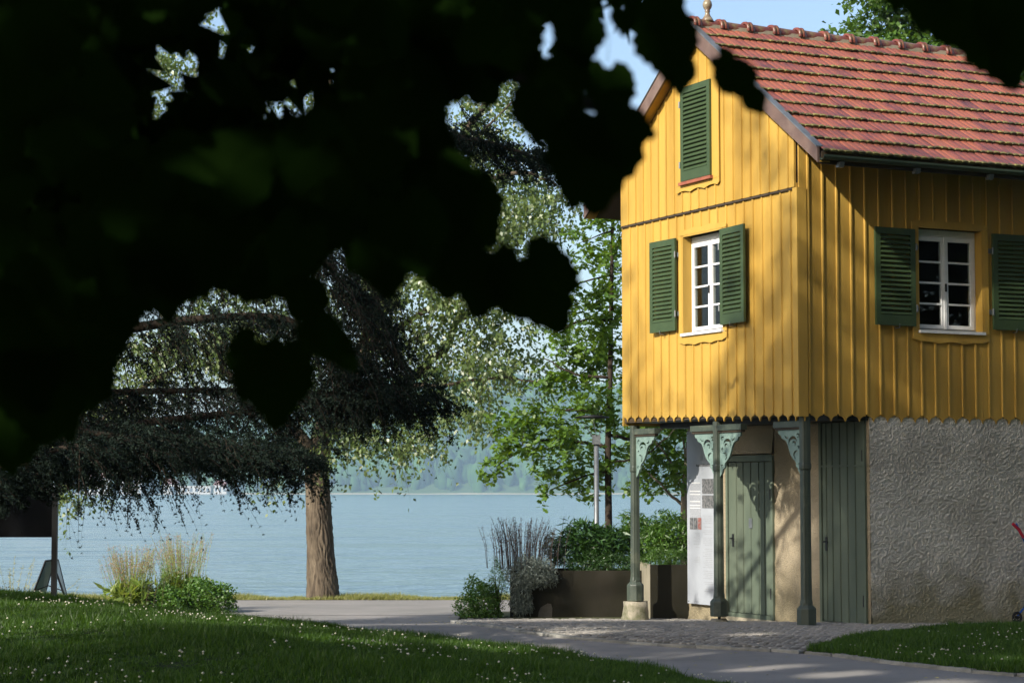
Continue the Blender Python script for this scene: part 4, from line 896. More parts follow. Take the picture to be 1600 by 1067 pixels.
# cedar
def cedar():
    base = (-8.8, 21.5, g1(-8.8, 21.5)-.1)
    t = thing('cedar_tree', 'dark cedar whose drooping needled branches hang across the left of the view', 'tree', base); off = np.array(base); bv = Vector(base)
    MB().tube([Vector(p)-bv for p in smooth_path([base, (-8.7, 21.6, 3), (-8.6, 21.4, 7), (-8.5, 21.5, 12), (-8.5, 21.5, 15)], 4)], list(np.linspace(.42, .1, 17)), 14).build('trunk', M['barkdark'], t, True)
    LM = [(((-420, 800, -.2), (-120, 790, 0), (0, 757, .2), (60, 738, .2), (130, 722, .4), (200, 690, .6), (280, 680, 1)), .105, 1, .9),
          (((-420, 700, 0), (-100, 690, 0), (60, 679, .2), (210, 662, .3), (400, 640, .5), (560, 612, .8), (680, 622, 1)), .07, 1.0, .9),
          (((-420, 580, 0), (-100, 560, 0), (100, 530, .2), (300, 500, .3), (450, 500, .5), (520, 560, .6), (590, 612, .7)), .08, 1.1, 1.15),
          (((-420, 420, 0), (-100, 400, 0), (200, 360, .2), (420, 360, .3), (500, 400, .5), (545, 470, .6), (600, 560, .7)), .08, 1.2, 1.4),
          (((-420, 280, 0), (-100, 250, 0), (300, 200, .2), (600, 198, .3), (700, 212, .4), (780, 228, .5), (845, 250, .6)), .08, .8, .6),
          (((-200, 620, 0), (100, 615, .5), (300, 610, .6), (470, 612, .8), (600, 630, 1)), .05, .9, .8),
          (((-200, 660, 0), (60, 668, -.8), (250, 690, -.8), (380, 700, -.7), (470, 715, -.6)), .05, 1.0, .75),
          (((-300, 740, 0), (0, 730, -1), (100, 700, -1), (250, 690, -1), (350, 712, -1)), .05, .8, .65)]
    starts = []; dirs = []; lens = []
    for L_, r, k, ln in LM:
        Q = smooth_path([tuple(at(x, y, 21.5+e)) for x, y, e in L_], 6); rr = np.linspace(r, r*.18, len(Q))
        MB().tube([Vector(q)-bv for q in Q], list(rr), 8).build('limb', M['barkdark'], t, True)
        Q = np.array(Q); n = int(250*k); s_ = rng.uniform(.18, 1, n)*(len(Q)-1); i = np.minimum(s_.astype(int), len(Q)-2); f = (s_-i)[:, None]
        P = Q[i]*(1-f)+Q[i+1]*f; P += rng.normal(0, 1, (n, 3))*[.12, .55, .06]
        tang = Q[i+1]-Q[i]; tang /= np.linalg.norm(tang, axis=1, keepdims=True)
        d = tang*rng.uniform(.3, 1.3, (n, 1))+rng.normal(0, .35, (n, 3)); d[:, 2] = rng.uniform(-.45, .25, n)
        starts.append(P); dirs.append(d); lens.append(ln*rng.uniform(.35, 1., n)*.92*np.interp(s_/(len(Q)-1), [0, .6, 1], [1, 1, .6])*np.where((P[:, 0] < -4.5) & (P[:, 2] < 2.35), .42, 1))
    st = np.concatenate(starts); d = np.concatenate(dirs); d /= np.linalg.norm(d, axis=1, keepdims=True); L0 = np.concatenate(lens); gr = rng.uniform(.7, 1.7, len(st))
    # side shoots forking off every hanging branchlet
    S2 = [st]; D2_ = [d]; L2 = [L0]; G2 = [gr]
    for k in range(3):
        q = rng.uniform(.1, .8, len(st)); p = st+d*(q*L0)[:, None]; p[:, 2] -= gr*(q*L0)**2
        dd = d.copy(); dd[:, 2] -= 2*gr*q*L0; dd /= np.linalg.norm(dd, axis=1, keepdims=True); sd0 = np.cross(dd, rng.normal(0, 1, dd.shape)); sd0 /= np.linalg.norm(sd0, axis=1, keepdims=True)
        dd = dd*.75+sd0*rng.uniform(.3, .75, (len(st), 1)); dd /= np.linalg.norm(dd, axis=1, keepdims=True)
        S2.append(p); D2_.append(dd); L2.append(L0*(1-q)*rng.uniform(.3, .8, len(st))+.05); G2.append(gr*.9)
    tw_all = [[], [], []]
    def pos(st, d, L_, g_, q): v = st[:, None, :]+d[:, None, :]*(q*L_[:, None])[..., None]; v[..., 2] -= (g_[:, None]*(q*L_[:, None])**2); return v
    VV = []
    for st_, d_, L_, g_ in zip(S2, D2_, L2, G2):
        n = len(st_); nn = 95; nw = 16
        idx = rng.integers(0, nw+1, (n, nn)); ti = idx/nw; P = pos(st_, d_, L_, g_, ti).reshape(-1, 3); m = len(P)
        side = rng.normal(0, 1, (n, nw+1, 3)); side /= np.linalg.norm(side, axis=2, keepdims=True)
        sh = side[np.arange(n)[:, None], idx].reshape(-1, 3)*.016
        nd = rng.normal(0, 1, (m, 3)); nd /= np.linalg.norm(nd, axis=1, keepdims=True); nd = nd+sh*35; nd /= np.linalg.norm(nd, axis=1, keepdims=True)
        sd_ = np.cross(nd, rng.normal(0, 1, (m, 3))); sd_ /= np.linalg.norm(sd_, axis=1, keepdims=True)
        B = P+sh; ln = rng.uniform(.018, .032, m)[:, None]
        VV.append(np.stack([B-sd_*.0055, B+sd_*.0055, B+nd*ln], 1).reshape(-1, 3))
        for k, q in enumerate((0, .5, 1)): tw_all[k].append(pos(st_, d_, L_, g_, np.full((n, 1), q))[:, 0])
    V = np.concatenate(VV); tag(npobj('needles', V, np.arange(len(V)).reshape(-1, 3), M['cedarleaf'], t, off), kind='stuff')
    twig_mesh([np.concatenate(a) for a in tw_all], .007, M['barkdark'], t, off)
cedar()

GAPS = [(-3.4, 18.9, .36), (.75, 18.4, .3), (-.3, 19.9, .4), (-4.2, 20, .34), (-2.4, 19.6, .34), (-1.2, 20.8, .36), (-.2, 21.4, .36), (-.7, 22.7, .36), (.1, 21.7, .30), (-.3, 22.3, .25), (-3.0, 23.6, .35), (-4.0, 24.2, .32), (-2.2, 20.2, .32), (-3.4, 22.4, .4), (-1.2, 18.4, .3), (.3, 23.3, .32), (.8, 23.6, .25), (1.5, 20.6, .3), (2.2, 19.3, .34), (2.8, 18.6, .3), (3.5, 17.8, .3), (1.1, 24.8, .28), (-.6, 20.6, .28), (.9, 18.6, .3), (-4.8, 21.0, .4), (4.6, 19.6, .25), (2.6, 23.2, .22), (-2.6, 24.8, .3)]
# out-of-view trees that throw the shade (left of and behind the camera)
def shade_tree(name, label, base, ctr, rad, n, size, trunk_r, hollow=None, lm='canopy', clumps=46, crad=.3, thin=None, extra=()):
    t = thing(name, label, 'tree', base); bv = Vector(base); c = np.array(ctr)
    MB().tube([Vector(p)-bv for p in smooth_path([base, (base[0]*.8+ctr[0]*.2, base[1]*.8+ctr[1]*.2, ctr[2]*.4), ctr, (ctr[0], ctr[1], ctr[2]+rad[2]*.7)], 4)], list(np.linspace(trunk_r, trunk_r*.25, 13)), 12).build('trunk', M['barkdark'], t, True)
    cc = rng.normal(0, 1, (clumps, 3)); cc /= np.linalg.norm(cc, axis=1, keepdims=True); cc *= rng.random((clumps, 1))**.4; cc = c+cc*np.array(rad)*.85
    if thin: cc = cc[(cc[:, 2] > thin) | (np.arange(clumps) % 3 == 0)]; clumps = len(cc)
    for k in range(9):
        MB().tube([Vector(p)-bv for p in smooth_path([(ctr[0], ctr[1], ctr[2]*.6+k*.2), tuple((c+cc[k])/2+[0, 0, -.3]), tuple(cc[k])], 3)], [trunk_r*.3, trunk_r*.25, trunk_r*.2, trunk_r*.15, trunk_r*.12, trunk_r*.08, trunk_r*.04], 6).build('limb', M['barkdark'], t, True)
    i = rng.integers(0, clumps, n); P = cc[i]+rng.normal(0, 1, (n, 3))*np.array(rad)*crad
    for k, (u_, z_, r_, n_) in enumerate(extra):      # sprays added on the sun's line to shade chosen spots
        e = np.array((HC+gv*u_ if u_ > -50 else Vector((u_+100, 24, 0)))+Vector((0, 0, z_))+SUN*(25.5+(k % 4)*.7)); P = np.concatenate([P, e+rng.normal(0, 1, (n_, 3))*r_*.62])
        j = int(np.argmin(np.linalg.norm(cc-e, axis=1))); q_ = cc[j]
        MB().tube([Vector(v_)-bv for v_ in smooth_path([tuple(q_), tuple((q_+e)/2+[0, 0, .3]), tuple(e)], 4)], list(np.linspace(.03, .008, 9)), 5).build('limb', M['barkdark'], t, True)
    if hollow is not None: P = P[~hollow(P)]
    for gx, gy, gr_ in GAPS:           # openings through which the sun reaches lawn and path
        dv = P-np.array([gx, gy, .1]); al = dv@np.array(SUN); P = P[(np.linalg.norm(dv-al[:, None]*np.array(SUN), axis=1) > gr_) | (al < 0)]
    V, F = leaves_arrays(P, size, 'diamond', .5); tag(npobj('crown', V, F, M[lm], t, bv), kind='stuff')
# keep the view free: nothing inside the camera's field of view
def in_view(P, m=.06): y = P[:, 1]; return (y > -.3) & (np.abs(P[:, 0]) < .262*np.maximum(y, 0)+.35) & (P[:, 2]-1.65 < .26*np.maximum(y, 0)+.45) & (P[:, 2]-1.65 > -.12*np.maximum(y, 0)-.6)
def roofpad(P): return in_view(P)
PQ = lambda p, q: (.698*p-.716*q, -.716*p-.698*q)
EX1 = [(.35, 3.1, 0.36, 126), (.8, 2.8, 0.41, 147), (1.15, 3.35, 0.34, 75), (.55, 3.9, 0.34, 92), (.25, 4.5, 0.26, 63), (1.35, 2.7, 0.31, 71), (1.75, 3.1, 0.30, 37), (.95, 4.7, 0.24, 25), (1.0, 5.8, 0.26, 25), (.5, 5.5, 0.26, 33), (1.4, 4.1, 0.30, 21), (1.2, 6.3, 0.18, 14), (.1, 3.6, 0.24, 63),
       (1.9, 2.6, 0.24, 25), (.2, 5.0, 0.24, 29), (1.5, .9, 0.26, 21), (1.0, .5, 0.30, 27), (2.0, .4, 0.24, 15), (.6, 1.1, 0.24, 15)]
EX2 = [(3.95, 2.85, .24, 34), (4.15, 3.5, .2, 24), (3.75, 3.4, .22, 16), (3.45, 2.8, .22, 20), (4.15, 4.5, .16, 14), (4.2, 5.4, .18, 14), (3.9, 4.0, .15, 8), (3.2, 3.2, .2, 9), (4.0, 6.0, .14, 8), (3.0, 2.7, .2, 12), (3.7, 1.5, .25, 16), (3.8, .6, .25, 18), (4.3, 1.2, .2, 14), (-105.9, 1.7, .30, 200), (-105.45, 1.6, .3, 200), (-106.3, 1.5, .3, 160), (-105.2, .9, .2, 60)]
x, y = PQ(-12.2, 4.0); shade_tree('shade_tree', 'tall broad tree left of the view that shades lawn and hut side', (x, y, -.1), (x, y, 12.0), (3.9, 3.9, 7.6), 72000, .20, .4, in_view, clumps=100, crad=.14, thin=13.5, extra=EX1)
x, y = PQ(-19.7, 3.5); shade_tree('shade_tree', 'lower broad tree left of the view that dapples the lawn', (x, y, -.1), (x, y, 8.6), (4.4, 4.4, 5.2), 12500, .18, .3, in_view, clumps=20, crad=.12)
x, y = PQ(-21.2, 3.5); shade_tree('shade_tree', 'small round headed tree left of the view that shades the planters', (x, y, -.1), (x, y, 13.5), (1.5, 1.5, 1.7), 6500, .18, .12, in_view, clumps=16, crad=.2, extra=EX2)  # added out of view for its shadow; sprays darken gable and notice board
x, y = PQ(-7., 1.0); shade_tree('shade_tree', 'broad tree nearest the camera on its left', (x, y, -.1), (x, y, 9.), (4.5, 4.5, 7), 9500, .2, .35, in_view, clumps=15, crad=.12)
for tx, ty, tz, tr_, lb_ in ((9.5, 8, 10, 5.5, 'large tree to the right of the camera'), (13.5, 15.5, 10, 5.0, 'large tree right of the small lawn'), (7, -6, 11, 7, 'large tree behind the camera to the right'), (20, 20, 7.5, 5, 'large tree far right beyond the hut'), (-1, -16, 12, 8, 'large tree straight behind the camera'), (-13, -8, 12, 7, 'large tree behind the camera to the left')):  # unseen trees added to cut sky light on hut wall and panes
    if lb_.endswith('left'): continue
    shade_tree('shade_tree', lb_, (tx, ty, -.1), (tx, ty, tz), (tr_, tr_, tz*.75), 16000, .42, .4, in_view, clumps=60)

# foreground tree: crown over and behind the camera
def fg():
    base = (-2.6, -3.2, -.1); bv = Vector(base)
    t = thing('foreground_tree', 'shaded tree whose dark out-of-focus leaves hang close to the camera along the top', 'tree', base)
    MB().tube([Vector(p)-bv for p in smooth_path([base, (-2.6, -3.1, 1.6), (-2.4, -2.8, 3.2), (-2.2, -2.5, 5.5), (-2, -2.4, 8)], 4)], list(np.linspace(.26, .08, 17)), 14).build('trunk', M['barkdark'], t, True)
    lim = [[(-2.45, -2.9, 2.6), (-1.9, -1.2, 3.0), (-1.2, .4, 2.9), (-.7, 1.4, 2.45), (-.35, 2.0, 2.2), (.1, 2.35, 2.08)], [(-1.2, .4, 2.9), (-.4, 1.2, 2.9), (.35, 1.7, 2.55), (.75, 2.1, 2.35)],
           [(-1.9, -1.2, 3.0), (-1.4, .5, 2.5), (-.9, 1.6, 2.2), (-.55, 2.1, 1.95)], [(-2.3, -2.6, 4), (-.5, -2, 4.6), (1.5, -1.2, 4.7)], [(-2.3, -2.6, 3.4), (-3.6, -.6, 4.2), (-4.4, 1.2, 4.5)]]
    for L_ in lim:
        Q = smooth_path(L_, 5); MB().tube([Vector(p)-bv for p in Q], list(np.linspace(.045, .008, len(Q))), 7).build('limb', M['barkdark'], t, True)
    # leaf shape: toothed, heart shaped
    def leaf_mesh(seed):
        rr = random.Random(seed); pts = []; n = 34
        for k in range(n):
            a = 2*math.pi*k/n; r_ = .5*(1+.10*math.cos(a)-.04*math.cos(2*a)+.10*math.cos(3*a)+.06*math.cos(5*a)); r_ *= 1+(.05 if k % 2 else -.045)+rr.uniform(-.025, .025)
            if abs(a-math.pi) < .25: r_ *= .70
            if a < .15 or a > 2*math.pi-.15: r_ *= 1.14
            x_, y_ = r_*math.cos(a)+.0, r_*math.sin(a)*.92
            pts.append((x_, y_, -.10*abs(y_)*2*abs(y_)+.05*math.sin(3*x_+seed)-.05*x_*x_))
        pts.append((0, 0, .015)); fs = [(k, (k+1) % n, n) for k in range(n)]
        st = [(-.34, .006, .0), (-.34, -.006, .0), (-.75, -.005, .08), (-.75, .005, .08)]; b = len(pts); pts += st; fs.append((b, b+1, b+2, b+3))
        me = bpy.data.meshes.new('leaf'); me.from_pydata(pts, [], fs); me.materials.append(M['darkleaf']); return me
    lms = [leaf_mesh(s_) for s_ in range(6)]
    def put(px, py, d, size_px, rot=None, tilt=.5):
        o = bpy.data.objects.new('leaf', random.choice(lms)); link(o, t)
        s_ = size_px/FPX*d; o.location = at(px, py, d)-bv; o.scale = (s_, s_, s_)
        rz = random.uniform(0, 6.28) if rot is None else rot
        m_ = Matrix.Rotation(random.uniform(-tilt, tilt), 3, 'X') @ Matrix.Rotation(random.uniform(-tilt, tilt), 3, 'Z') @ Matrix.Rotation(R(90), 3, 'X') @ Matrix.Rotation(rz, 3, 'Z')
        o.rotation_euler = m_.to_euler()
    # explicit outer leaves (px, py, diameter, pointing angle deg), then a dense random filling
    edge = [(835, 435, 150, -60), (760, 420, 130, -100), (690, 390, 130, -80), (640, 350, 140, -70), (735, 320, 120, -60), (700, 285, 110, -50), (930, 225, 170, -90), (905, 270, 90, -100), (945, 200, 115, -60), (840, 165, 95, -90), (870, 110, 110, -60),
            (1040, 60, 110, -80), (1062, 110, 60, -90), (985, 195, 70, -20), (760, 90, 120, -100), (700, 110, 120, -120), (800, 60, 110, -60), (640, 190, 130, -60), (430, 585, 130, -90), (400, 560, 110, -110), (500, 520, 80, -60), (525, 540, 60, -50), (480, 470, 80, -70),
            (905, 50, 90, -80), (950, 130, 100, -90), (890, 20, 80, -90), (1035, 10, 80, -60), (975, 25, 50, -90),
            (1150, 120, 75, -60), (1178, 155, 45, -60), (1130, 95, 45, -40), (1440, -5, 90, -90), (1500, 20, 120, -60), (1560, 60, 130, -70), (1590, 20, 150, -90), (1545, 15, 120, -80), (1575, 105, 60, -80), (1480, -20, 90, -60), (1400, -20, 60, -90), (1600, 75, 80, -60),
            (60, 600, 150, -80), (130, 560, 120, -60), (30, 660, 110, -80), (90, 640, 90, -60), (150, 590, 60, -60), (10, 700, 70, -80), (540, 560, 40, -50), (600, 400, 110, -80), (250, 430, 120, -80), (170, 480, 120, -80), (880, 440, 50, -20)]
    for e in edge: put(e[0], e[1], random.uniform(1.75, 2.2), e[2], R(-e[3]) if False else R(e[3]), .35)
    poly = [(-60, -60), (1010, -60), (990, 30), (950, 40), (930, 95), (900, 60), (860, 90), (790, 80), (700, 100), (650, 170), (660, 240), (730, 300), (720, 330), (700, 360), (620, 360), (540, 360), (470, 380), (430, 420), (380, 420), (300, 430), (200, 440), (110, 500), (110, 560), (40, 640), (-60, 690)]
    holes = [(268, 120, 30), (240, 185, 22), (348, 45, 20), (490, 135, 20), (430, 165, 14), (75, 358, 18), (925, 35, 26), (865, 40, 12)]
    def inside(x_, y_):
        c = False; j = len(poly)-1
        for i in range(len(poly)):
            xi, yi = poly[i]; xj, yj = poly[j]
            if (yi > y_) != (yj > y_) and x_ < (xj-xi)*(y_-yi)/(yj-yi)+xi: c = not c
            j = i
        return c
    cnt = 0
    while cnt < 300-len(edge):
        x_, y_ = random.uniform(-60, 1060), random.uniform(-60, 700)
        if not inside(x_, y_): continue
        sz = random.uniform(85, 150)
        if any(hypot(x_-a, y_-b) < r_+sz*.5 for a, b, r_ in holes): continue
        put(x_, y_, random.uniform(1.6, 2.9), sz, None, .6); cnt += 1
    # smaller leaves of the same branches behind: one mass
    P = []; pv = []
    while len(P) < 2600:
        x_, y_ = random.uniform(-80, 1020), random.uniform(-80, 690)
        if not inside(x_, y_) or any(hypot(x_-a, y_-b) < r_+30 for a, b, r_ in holes): continue
        P.append(at(x_, y_, random.uniform(2.6, 4.2)))
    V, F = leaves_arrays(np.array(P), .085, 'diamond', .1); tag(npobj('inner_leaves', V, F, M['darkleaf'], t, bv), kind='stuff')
    # the crown around and behind the camera
    n = 56000; c = np.array((-1.4, -2.4, 4.6)); v = rng.normal(0, 1, (n, 3)); v /= np.linalg.norm(v, axis=1, keepdims=True); P = c+v*(rng.random((n, 1))**.3)*[5.6, 4.9, 4.6]
    P = P[(P[:, 2] > .25) & ~((np.abs(P[:, 0]) < .45) & (np.abs(P[:, 1]) < .5) & (P[:, 2] < 2.2)) & ~in_view(P)]
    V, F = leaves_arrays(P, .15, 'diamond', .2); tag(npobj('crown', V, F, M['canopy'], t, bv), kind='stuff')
fg()

# ------------------------------------------------------------------ lawn grass, clover
def grass(name, label, n, xr, yr, keep, zf, h=(.03, .07), mt='grass'):
    nt_ = n//9; x = rng.uniform(*xr, nt_); y = rng.uniform(*yr, nt_); k = keep(x, y); x, y = x[k], y[k]; nt_ = len(x); th0 = rng.uniform(.35, 1.6, nt_)*(.75+.45*np.sin(x*2.3+1)*np.sin(y*1.9)+.2*np.sin(x*7)*np.sin(y*6))
    x = np.repeat(x, 9)+rng.normal(0, .018, nt_*9); y = np.repeat(y, 9)+rng.normal(0, .018, nt_*9); z = zf(x, y); n = len(x)
    a = rng.uniform(0, 6.28, n); hh = rng.uniform(*h, n)*np.repeat(th0, 9); wd = rng.uniform(.003, .006, n); la = rng.uniform(0, 6.28, n); ln = rng.uniform(.1, .9, n)*hh
    B = np.c_[x, y, z-.004]; s_ = np.c_[np.cos(a)*wd, np.sin(a)*wd, np.zeros(n)]; T = B+np.c_[np.cos(la)*ln, np.sin(la)*ln, hh]
    V = np.stack([B-s_, B+s_, T], 1).reshape(-1, 3); o = npobj(name, V, np.arange(n*3).reshape(-1, 3), M[mt]); tag(o, label, 'grass', kind='stuff')
def inv(x, y, m=.262): return np.abs(x) < m*y
grass('grass', 'shaded mown grass of the left foreground lawn', 1150000, (-8, 2.3), (11.5, 30.5), lambda x, y: inv(x, y) & (d_in(x, y) > -.06+.05*np.sin(x*9)), gz)
def in_rl(x, y):
    yu = np.interp(x, UPa[:, 0], UPa[:, 1]); R0 = np.array([(p[0], p[1]) for p in RL0]); yl = np.interp(x, R0[:, 0], R0[:, 1])
    return (x > 2.93) & (y < yu+.03) & (y > yl-.02) & inv(x, y)
grass('grass', 'shaded grass of the small lawn in front of the rough wall', 330000, (2.9, 7.6), (16.5, 27.5), in_rl, lambda x, y: g_base(x, y)+.035)
grass('lakeside_grass', 'sunlit strip of rough grass along the top of the lake bank', 90000, (-9.6, 3), (36.9, 37.9), lambda x, y: inv(x, y, .27), lambda x, y: g_base(x, y)+.02, (.03, .09), 'bankgrass')
grass('joint_grass', 'moss and grass growing in the cobble joints near the wall', 26000, (-.8, 7.5), (21.5, 27.5), lambda x, y: inv(x, y) & (np.sin(x*3.1+1)*np.sin(y*2.3+x)+rng.normal(0, .35, len(x)) > .45) & np.array([right_of_path(a, b) < -.15 and not (a > 2.9 and b < np.interp(a, UPa[:, 0], UPa[:, 1])) and not (to_loc(a, b)[0] > 1 and to_loc(a, b)[1] > -.03) for a, b in zip(x, y)]), lambda x, y: g_base(x, y)+.02, (.012, .03))
def flowers(name, label, n, xr, yr, keep, zf):
    V = []; F = []; x = rng.uniform(*xr, n); y = rng.uniform(*yr, n)
    dens = np.sin(x*1.9+.6)*np.sin(y*1.3+1.1)+.6*np.sin(x*4.3)*np.sin(y*3.7)+rng.normal(0, .45, n); k = keep(x, y) & (dens > .55); x, y = x[k], y[k]; z = zf(x, y)
    oc = np.array([(1, 0, 0), (-1, 0, 0), (0, 1, 0), (0, -1, 0), (0, 0, 1), (0, 0, -1.)]); of = np.array([(0, 2, 4), (2, 1, 4), (1, 3, 4), (3, 0, 4), (2, 0, 5), (1, 2, 5), (3, 1, 5), (0, 3, 5)])
    for i in range(len(x)):
        V.append(oc*[.011, .011, .009]*rng.uniform(.6, 1.2)+[x[i], y[i], z[i]+rng.uniform(.04, .085)]); F.append(of+6*i)
    o = npobj(name, np.concatenate(V), np.concatenate(F), M['flower']); tag(o, label, 'flowers', kind='stuff')
flowers('clover_flowers', 'small white clover heads scattered over the left lawn', 5200, (-7, 2), (12, 29), lambda x, y: inv(x, y) & (d_in(x, y) > .03), gz)
flowers('daisy_flowers', 'small white flowers scattered over the right lawn', 1500, (3, 7), (17, 27), in_rl, lambda x, y: g_base(x, y)+.035)
def litter():
    V = []; n = 320; x = rng.uniform(-2, 6, n); y = rng.uniform(17.5, 30, n); k = [(d_in(a, b)[0] < -.05) and inv(a, b) for a, b in zip(x, y)]; x, y = x[k], y[k]
    P, F = leaves_arrays(np.c_[x, y, g_base(x, y)+.03], .045, 'diamond', 8); o = npobj('fallen_leaves', P, F, M['straw']); tag(o, 'few dry leaves scattered over path and cobbles', 'leaves', kind='stuff')
litter()

# ------------------------------------------------------------------ planters and their plants
pl_y = 30.3
x0, x1 = px_x(797, pl_y), px_x(1003, pl_y); zb = g1(1, pl_y)-.05; zt = 1.65-128/FPX*pl_y
p1 = thing('planter', 'long low brown planter wall with a pale worn patch, left of the porch', 'planter', (x0, pl_y, zb))
def open_box(t, X, Y, Z, th_, m):
    MB().box(0, X, 0, th_, 0, Z).build('front_panel', m, t); MB().box(0, X, Y-th_, Y, 0, Z).build('back_panel', m, t)
    MB().box(0, th_, th_+.002, Y-th_-.002, 0, Z-.002).build('end_panel', M['white'] if m is M['rust'] and X > 1.5 else m, t); MB().box(X-th_, X, th_+.002, Y-th_-.002, 0, Z-.002).build('end_panel', m, t)  # long planter's left end whitened to put sunlight into its colour
    MB().box(th_, X-th_, th_, Y-th_, 0, Z-.06).build('soil', M['bed'], t)
open_box(p1, x1-x0+.3, .95, zt-zb, .03, M['rust'])
MB().prism([(.40, .02), (.60, .02), (.61, .16), (.59, .22), (.54, .23), (.49, .20), (.44, .17), (.41, .1)], lambda a, b, d: (a, d, b+.03), -.004, .002).build('worn_patch', M['wornrust'], p1)
p2y = 29.25
x2, x3 = px_x(1015, p2y), px_x(1015, p2y)+1.6
zt2 = 1.65-121/FPX*p2y
p2 = thing('planter', 'taller brown planter with pale left side, partly hidden by the porch wall', 'planter', (x2, p2y, g1(1, p2y)-.05), R(3))
MB().box(0, 1.5, 0, .03, 0, zt2-zb).build('front_panel', M['rust'], p2); MB().box(0, .03, .032, 2.0, 0, zt2-zb-.002).build('end_panel', M['conc'], p2); MB().box(.03, 1.5, .03, 2.0, 0, zt2-zb-.08).build('soil', M['bed'], p2)  # pale end panel imitates sun falling on the left side
def bush(name, label, cat, ctr, rad, n, size, lm, shape='diamond', flat=.5, group=None, ntw=0, stems=True, base_z=None, droop=0.):
    base = (ctr[0], ctr[1], base_z if base_z is not None else ctr[2]-rad[2]); t = thing(name, label, cat, base, 0, group); bv = np.array(base)
    v = rng.normal(0, 1, (n, 3)); v /= np.linalg.norm(v, axis=1, keepdims=True); v *= rng.random((n, 1))**.33
    k = 1+.16*np.sin(v[:, 0:1]*5+v[:, 2:3]*4)+.10*np.sin(v[:, 1:2]*9+v[:, 0:1]*7); P = np.array(ctr)+v*k*np.array(rad); P[:, 2] = np.maximum(P[:, 2], base[2]+.01)
    V, F = leaves_arrays(P, size, shape, flat, droop); tag(npobj('foliage', V, F, lm, t, bv), kind='stuff')
    if stems:
        mb = MB()
        for _ in range(14):
            e = Vector((random.uniform(-.6, .6)*rad[0], random.uniform(-.6, .6)*rad[1], random.uniform(.6, 1.5)*rad[2])); mb.tube([(0, 0, 0), e*.5+Vector((0, 0, .05)), e], [.012, .008, .004], 4)
        tag(mb.build('stems', M['twig'], t), kind='stuff')
    return t
def P3(px, py, d): return tuple(at(px, py, d))
# mound left of the planter
c = at(752, 935, 30.0); bush('shrub', 'rounded bright green low shrub left of the planter beside the path', 'shrub', (c.x-.02, 30.2, c.z-.12), (.34, .40, .42), 5200, .042, M['shrubleaf'], 'diamond', .4)
bush('shrub', 'smaller green shoots between the rounded shrub and the silver plant', 'shrub', tuple(at(778, 915, 30.4)), (.16, .3, .42), 1700, .042, M['shrubleaf'], 'long', .2)
bush('trailing_plant', 'silver grey plant spilling over the left end of the planter', 'plant', tuple(at(832, 893, 30.25)), (.38, .30, .24), 4200, .06, M['silver'], 'long', .1, droop=.6, stems=False)
bush('trailing_plant', 'hanging silver grey tail of foliage over the planter front', 'plant', tuple(at(815, 930, 30.22)), (.17, .10, .32), 2000, .055, M['silver'], 'long', .0, droop=1.2, stems=False)
def stems_plant(name, label, cat, base, n, h, spread, m, r0=.003, top=None, topm=None, topn=0, topr=(.05, .01), leafn=0, leafs=.05, leafm=None, lean=.15, group=None, leafr=(.1, .9)):
    t = thing(name, label, cat, base, 0, group); P0 = rng.normal(0, spread*.4, (n, 2)); out = P0/np.maximum(np.hypot(*P0.T)[:, None], .02)
    hh = h*rng.uniform(.72, 1.08, n); L_ = lean*rng.uniform(.3, 1.2, n)[:, None]*hh[:, None]
    A = np.c_[P0, np.zeros(n)]; B = np.c_[P0+out*L_*.25, hh*.55]; Cc = np.c_[P0+out*L_, hh]
    o1, o2 = np.array([r0, 0, 0]), np.array([-r0*.5, r0*.8, 0])
    V = np.stack([A-o1, A+o1, A+o2, B-o1*.8, B+o1*.8, B+o2*.8, Cc-o1*.4, Cc+o1*.4], 1).reshape(-1, 3); b = (np.arange(n)*8)[:, None]
    F = np.concatenate([b+np.array(f) for f in ((0, 1, 4, 3), (1, 2, 5, 4), (2, 0, 3, 5), (3, 4, 7, 6), (4, 5, 7, 7)[:4], (5, 3, 6, 7))])
    tag(npobj('stems', V, F, m, t), kind='stuff')
    if topn:
        q = rng.random((n, topn)); d = (Cc-B)/np.linalg.norm(Cc-B, axis=1, keepdims=True); P = Cc[:, None]-d[:, None]*(q*topr[0]*h)[..., None]+rng.normal(0, topr[1], (n, topn, 3))*(1.1-q[..., None]*.6)
        V, F = leaves_arrays(P.reshape(-1, 3), .035, 'long', .0); tag(npobj('plumes', V, F, topm, t), kind='stuff')
    if leafn:
        q = rng.uniform(*leafr, (n, leafn))[..., None]; P = np.where(q < .55, A[:, None]+(B-A)[:, None]*q/.55, B[:, None]+(Cc-B)[:, None]*(q-.55)/.45)
        V, F = leaves_arrays(P.reshape(-1, 3), leafs, 'long', .1, -.3); tag(npobj('leaves', V, F, leafm, t), kind='stuff')
    return t
c = at(818, 888, 30.5); stems_plant('tall_grass', 'clump of dark dry seed stems standing at the left end of the planter', 'grass clump', tuple(c), 110, .70, .55, M['blackgrass'], .004, None, M['blackgrass'], 26, (.6, .007), lean=.22)
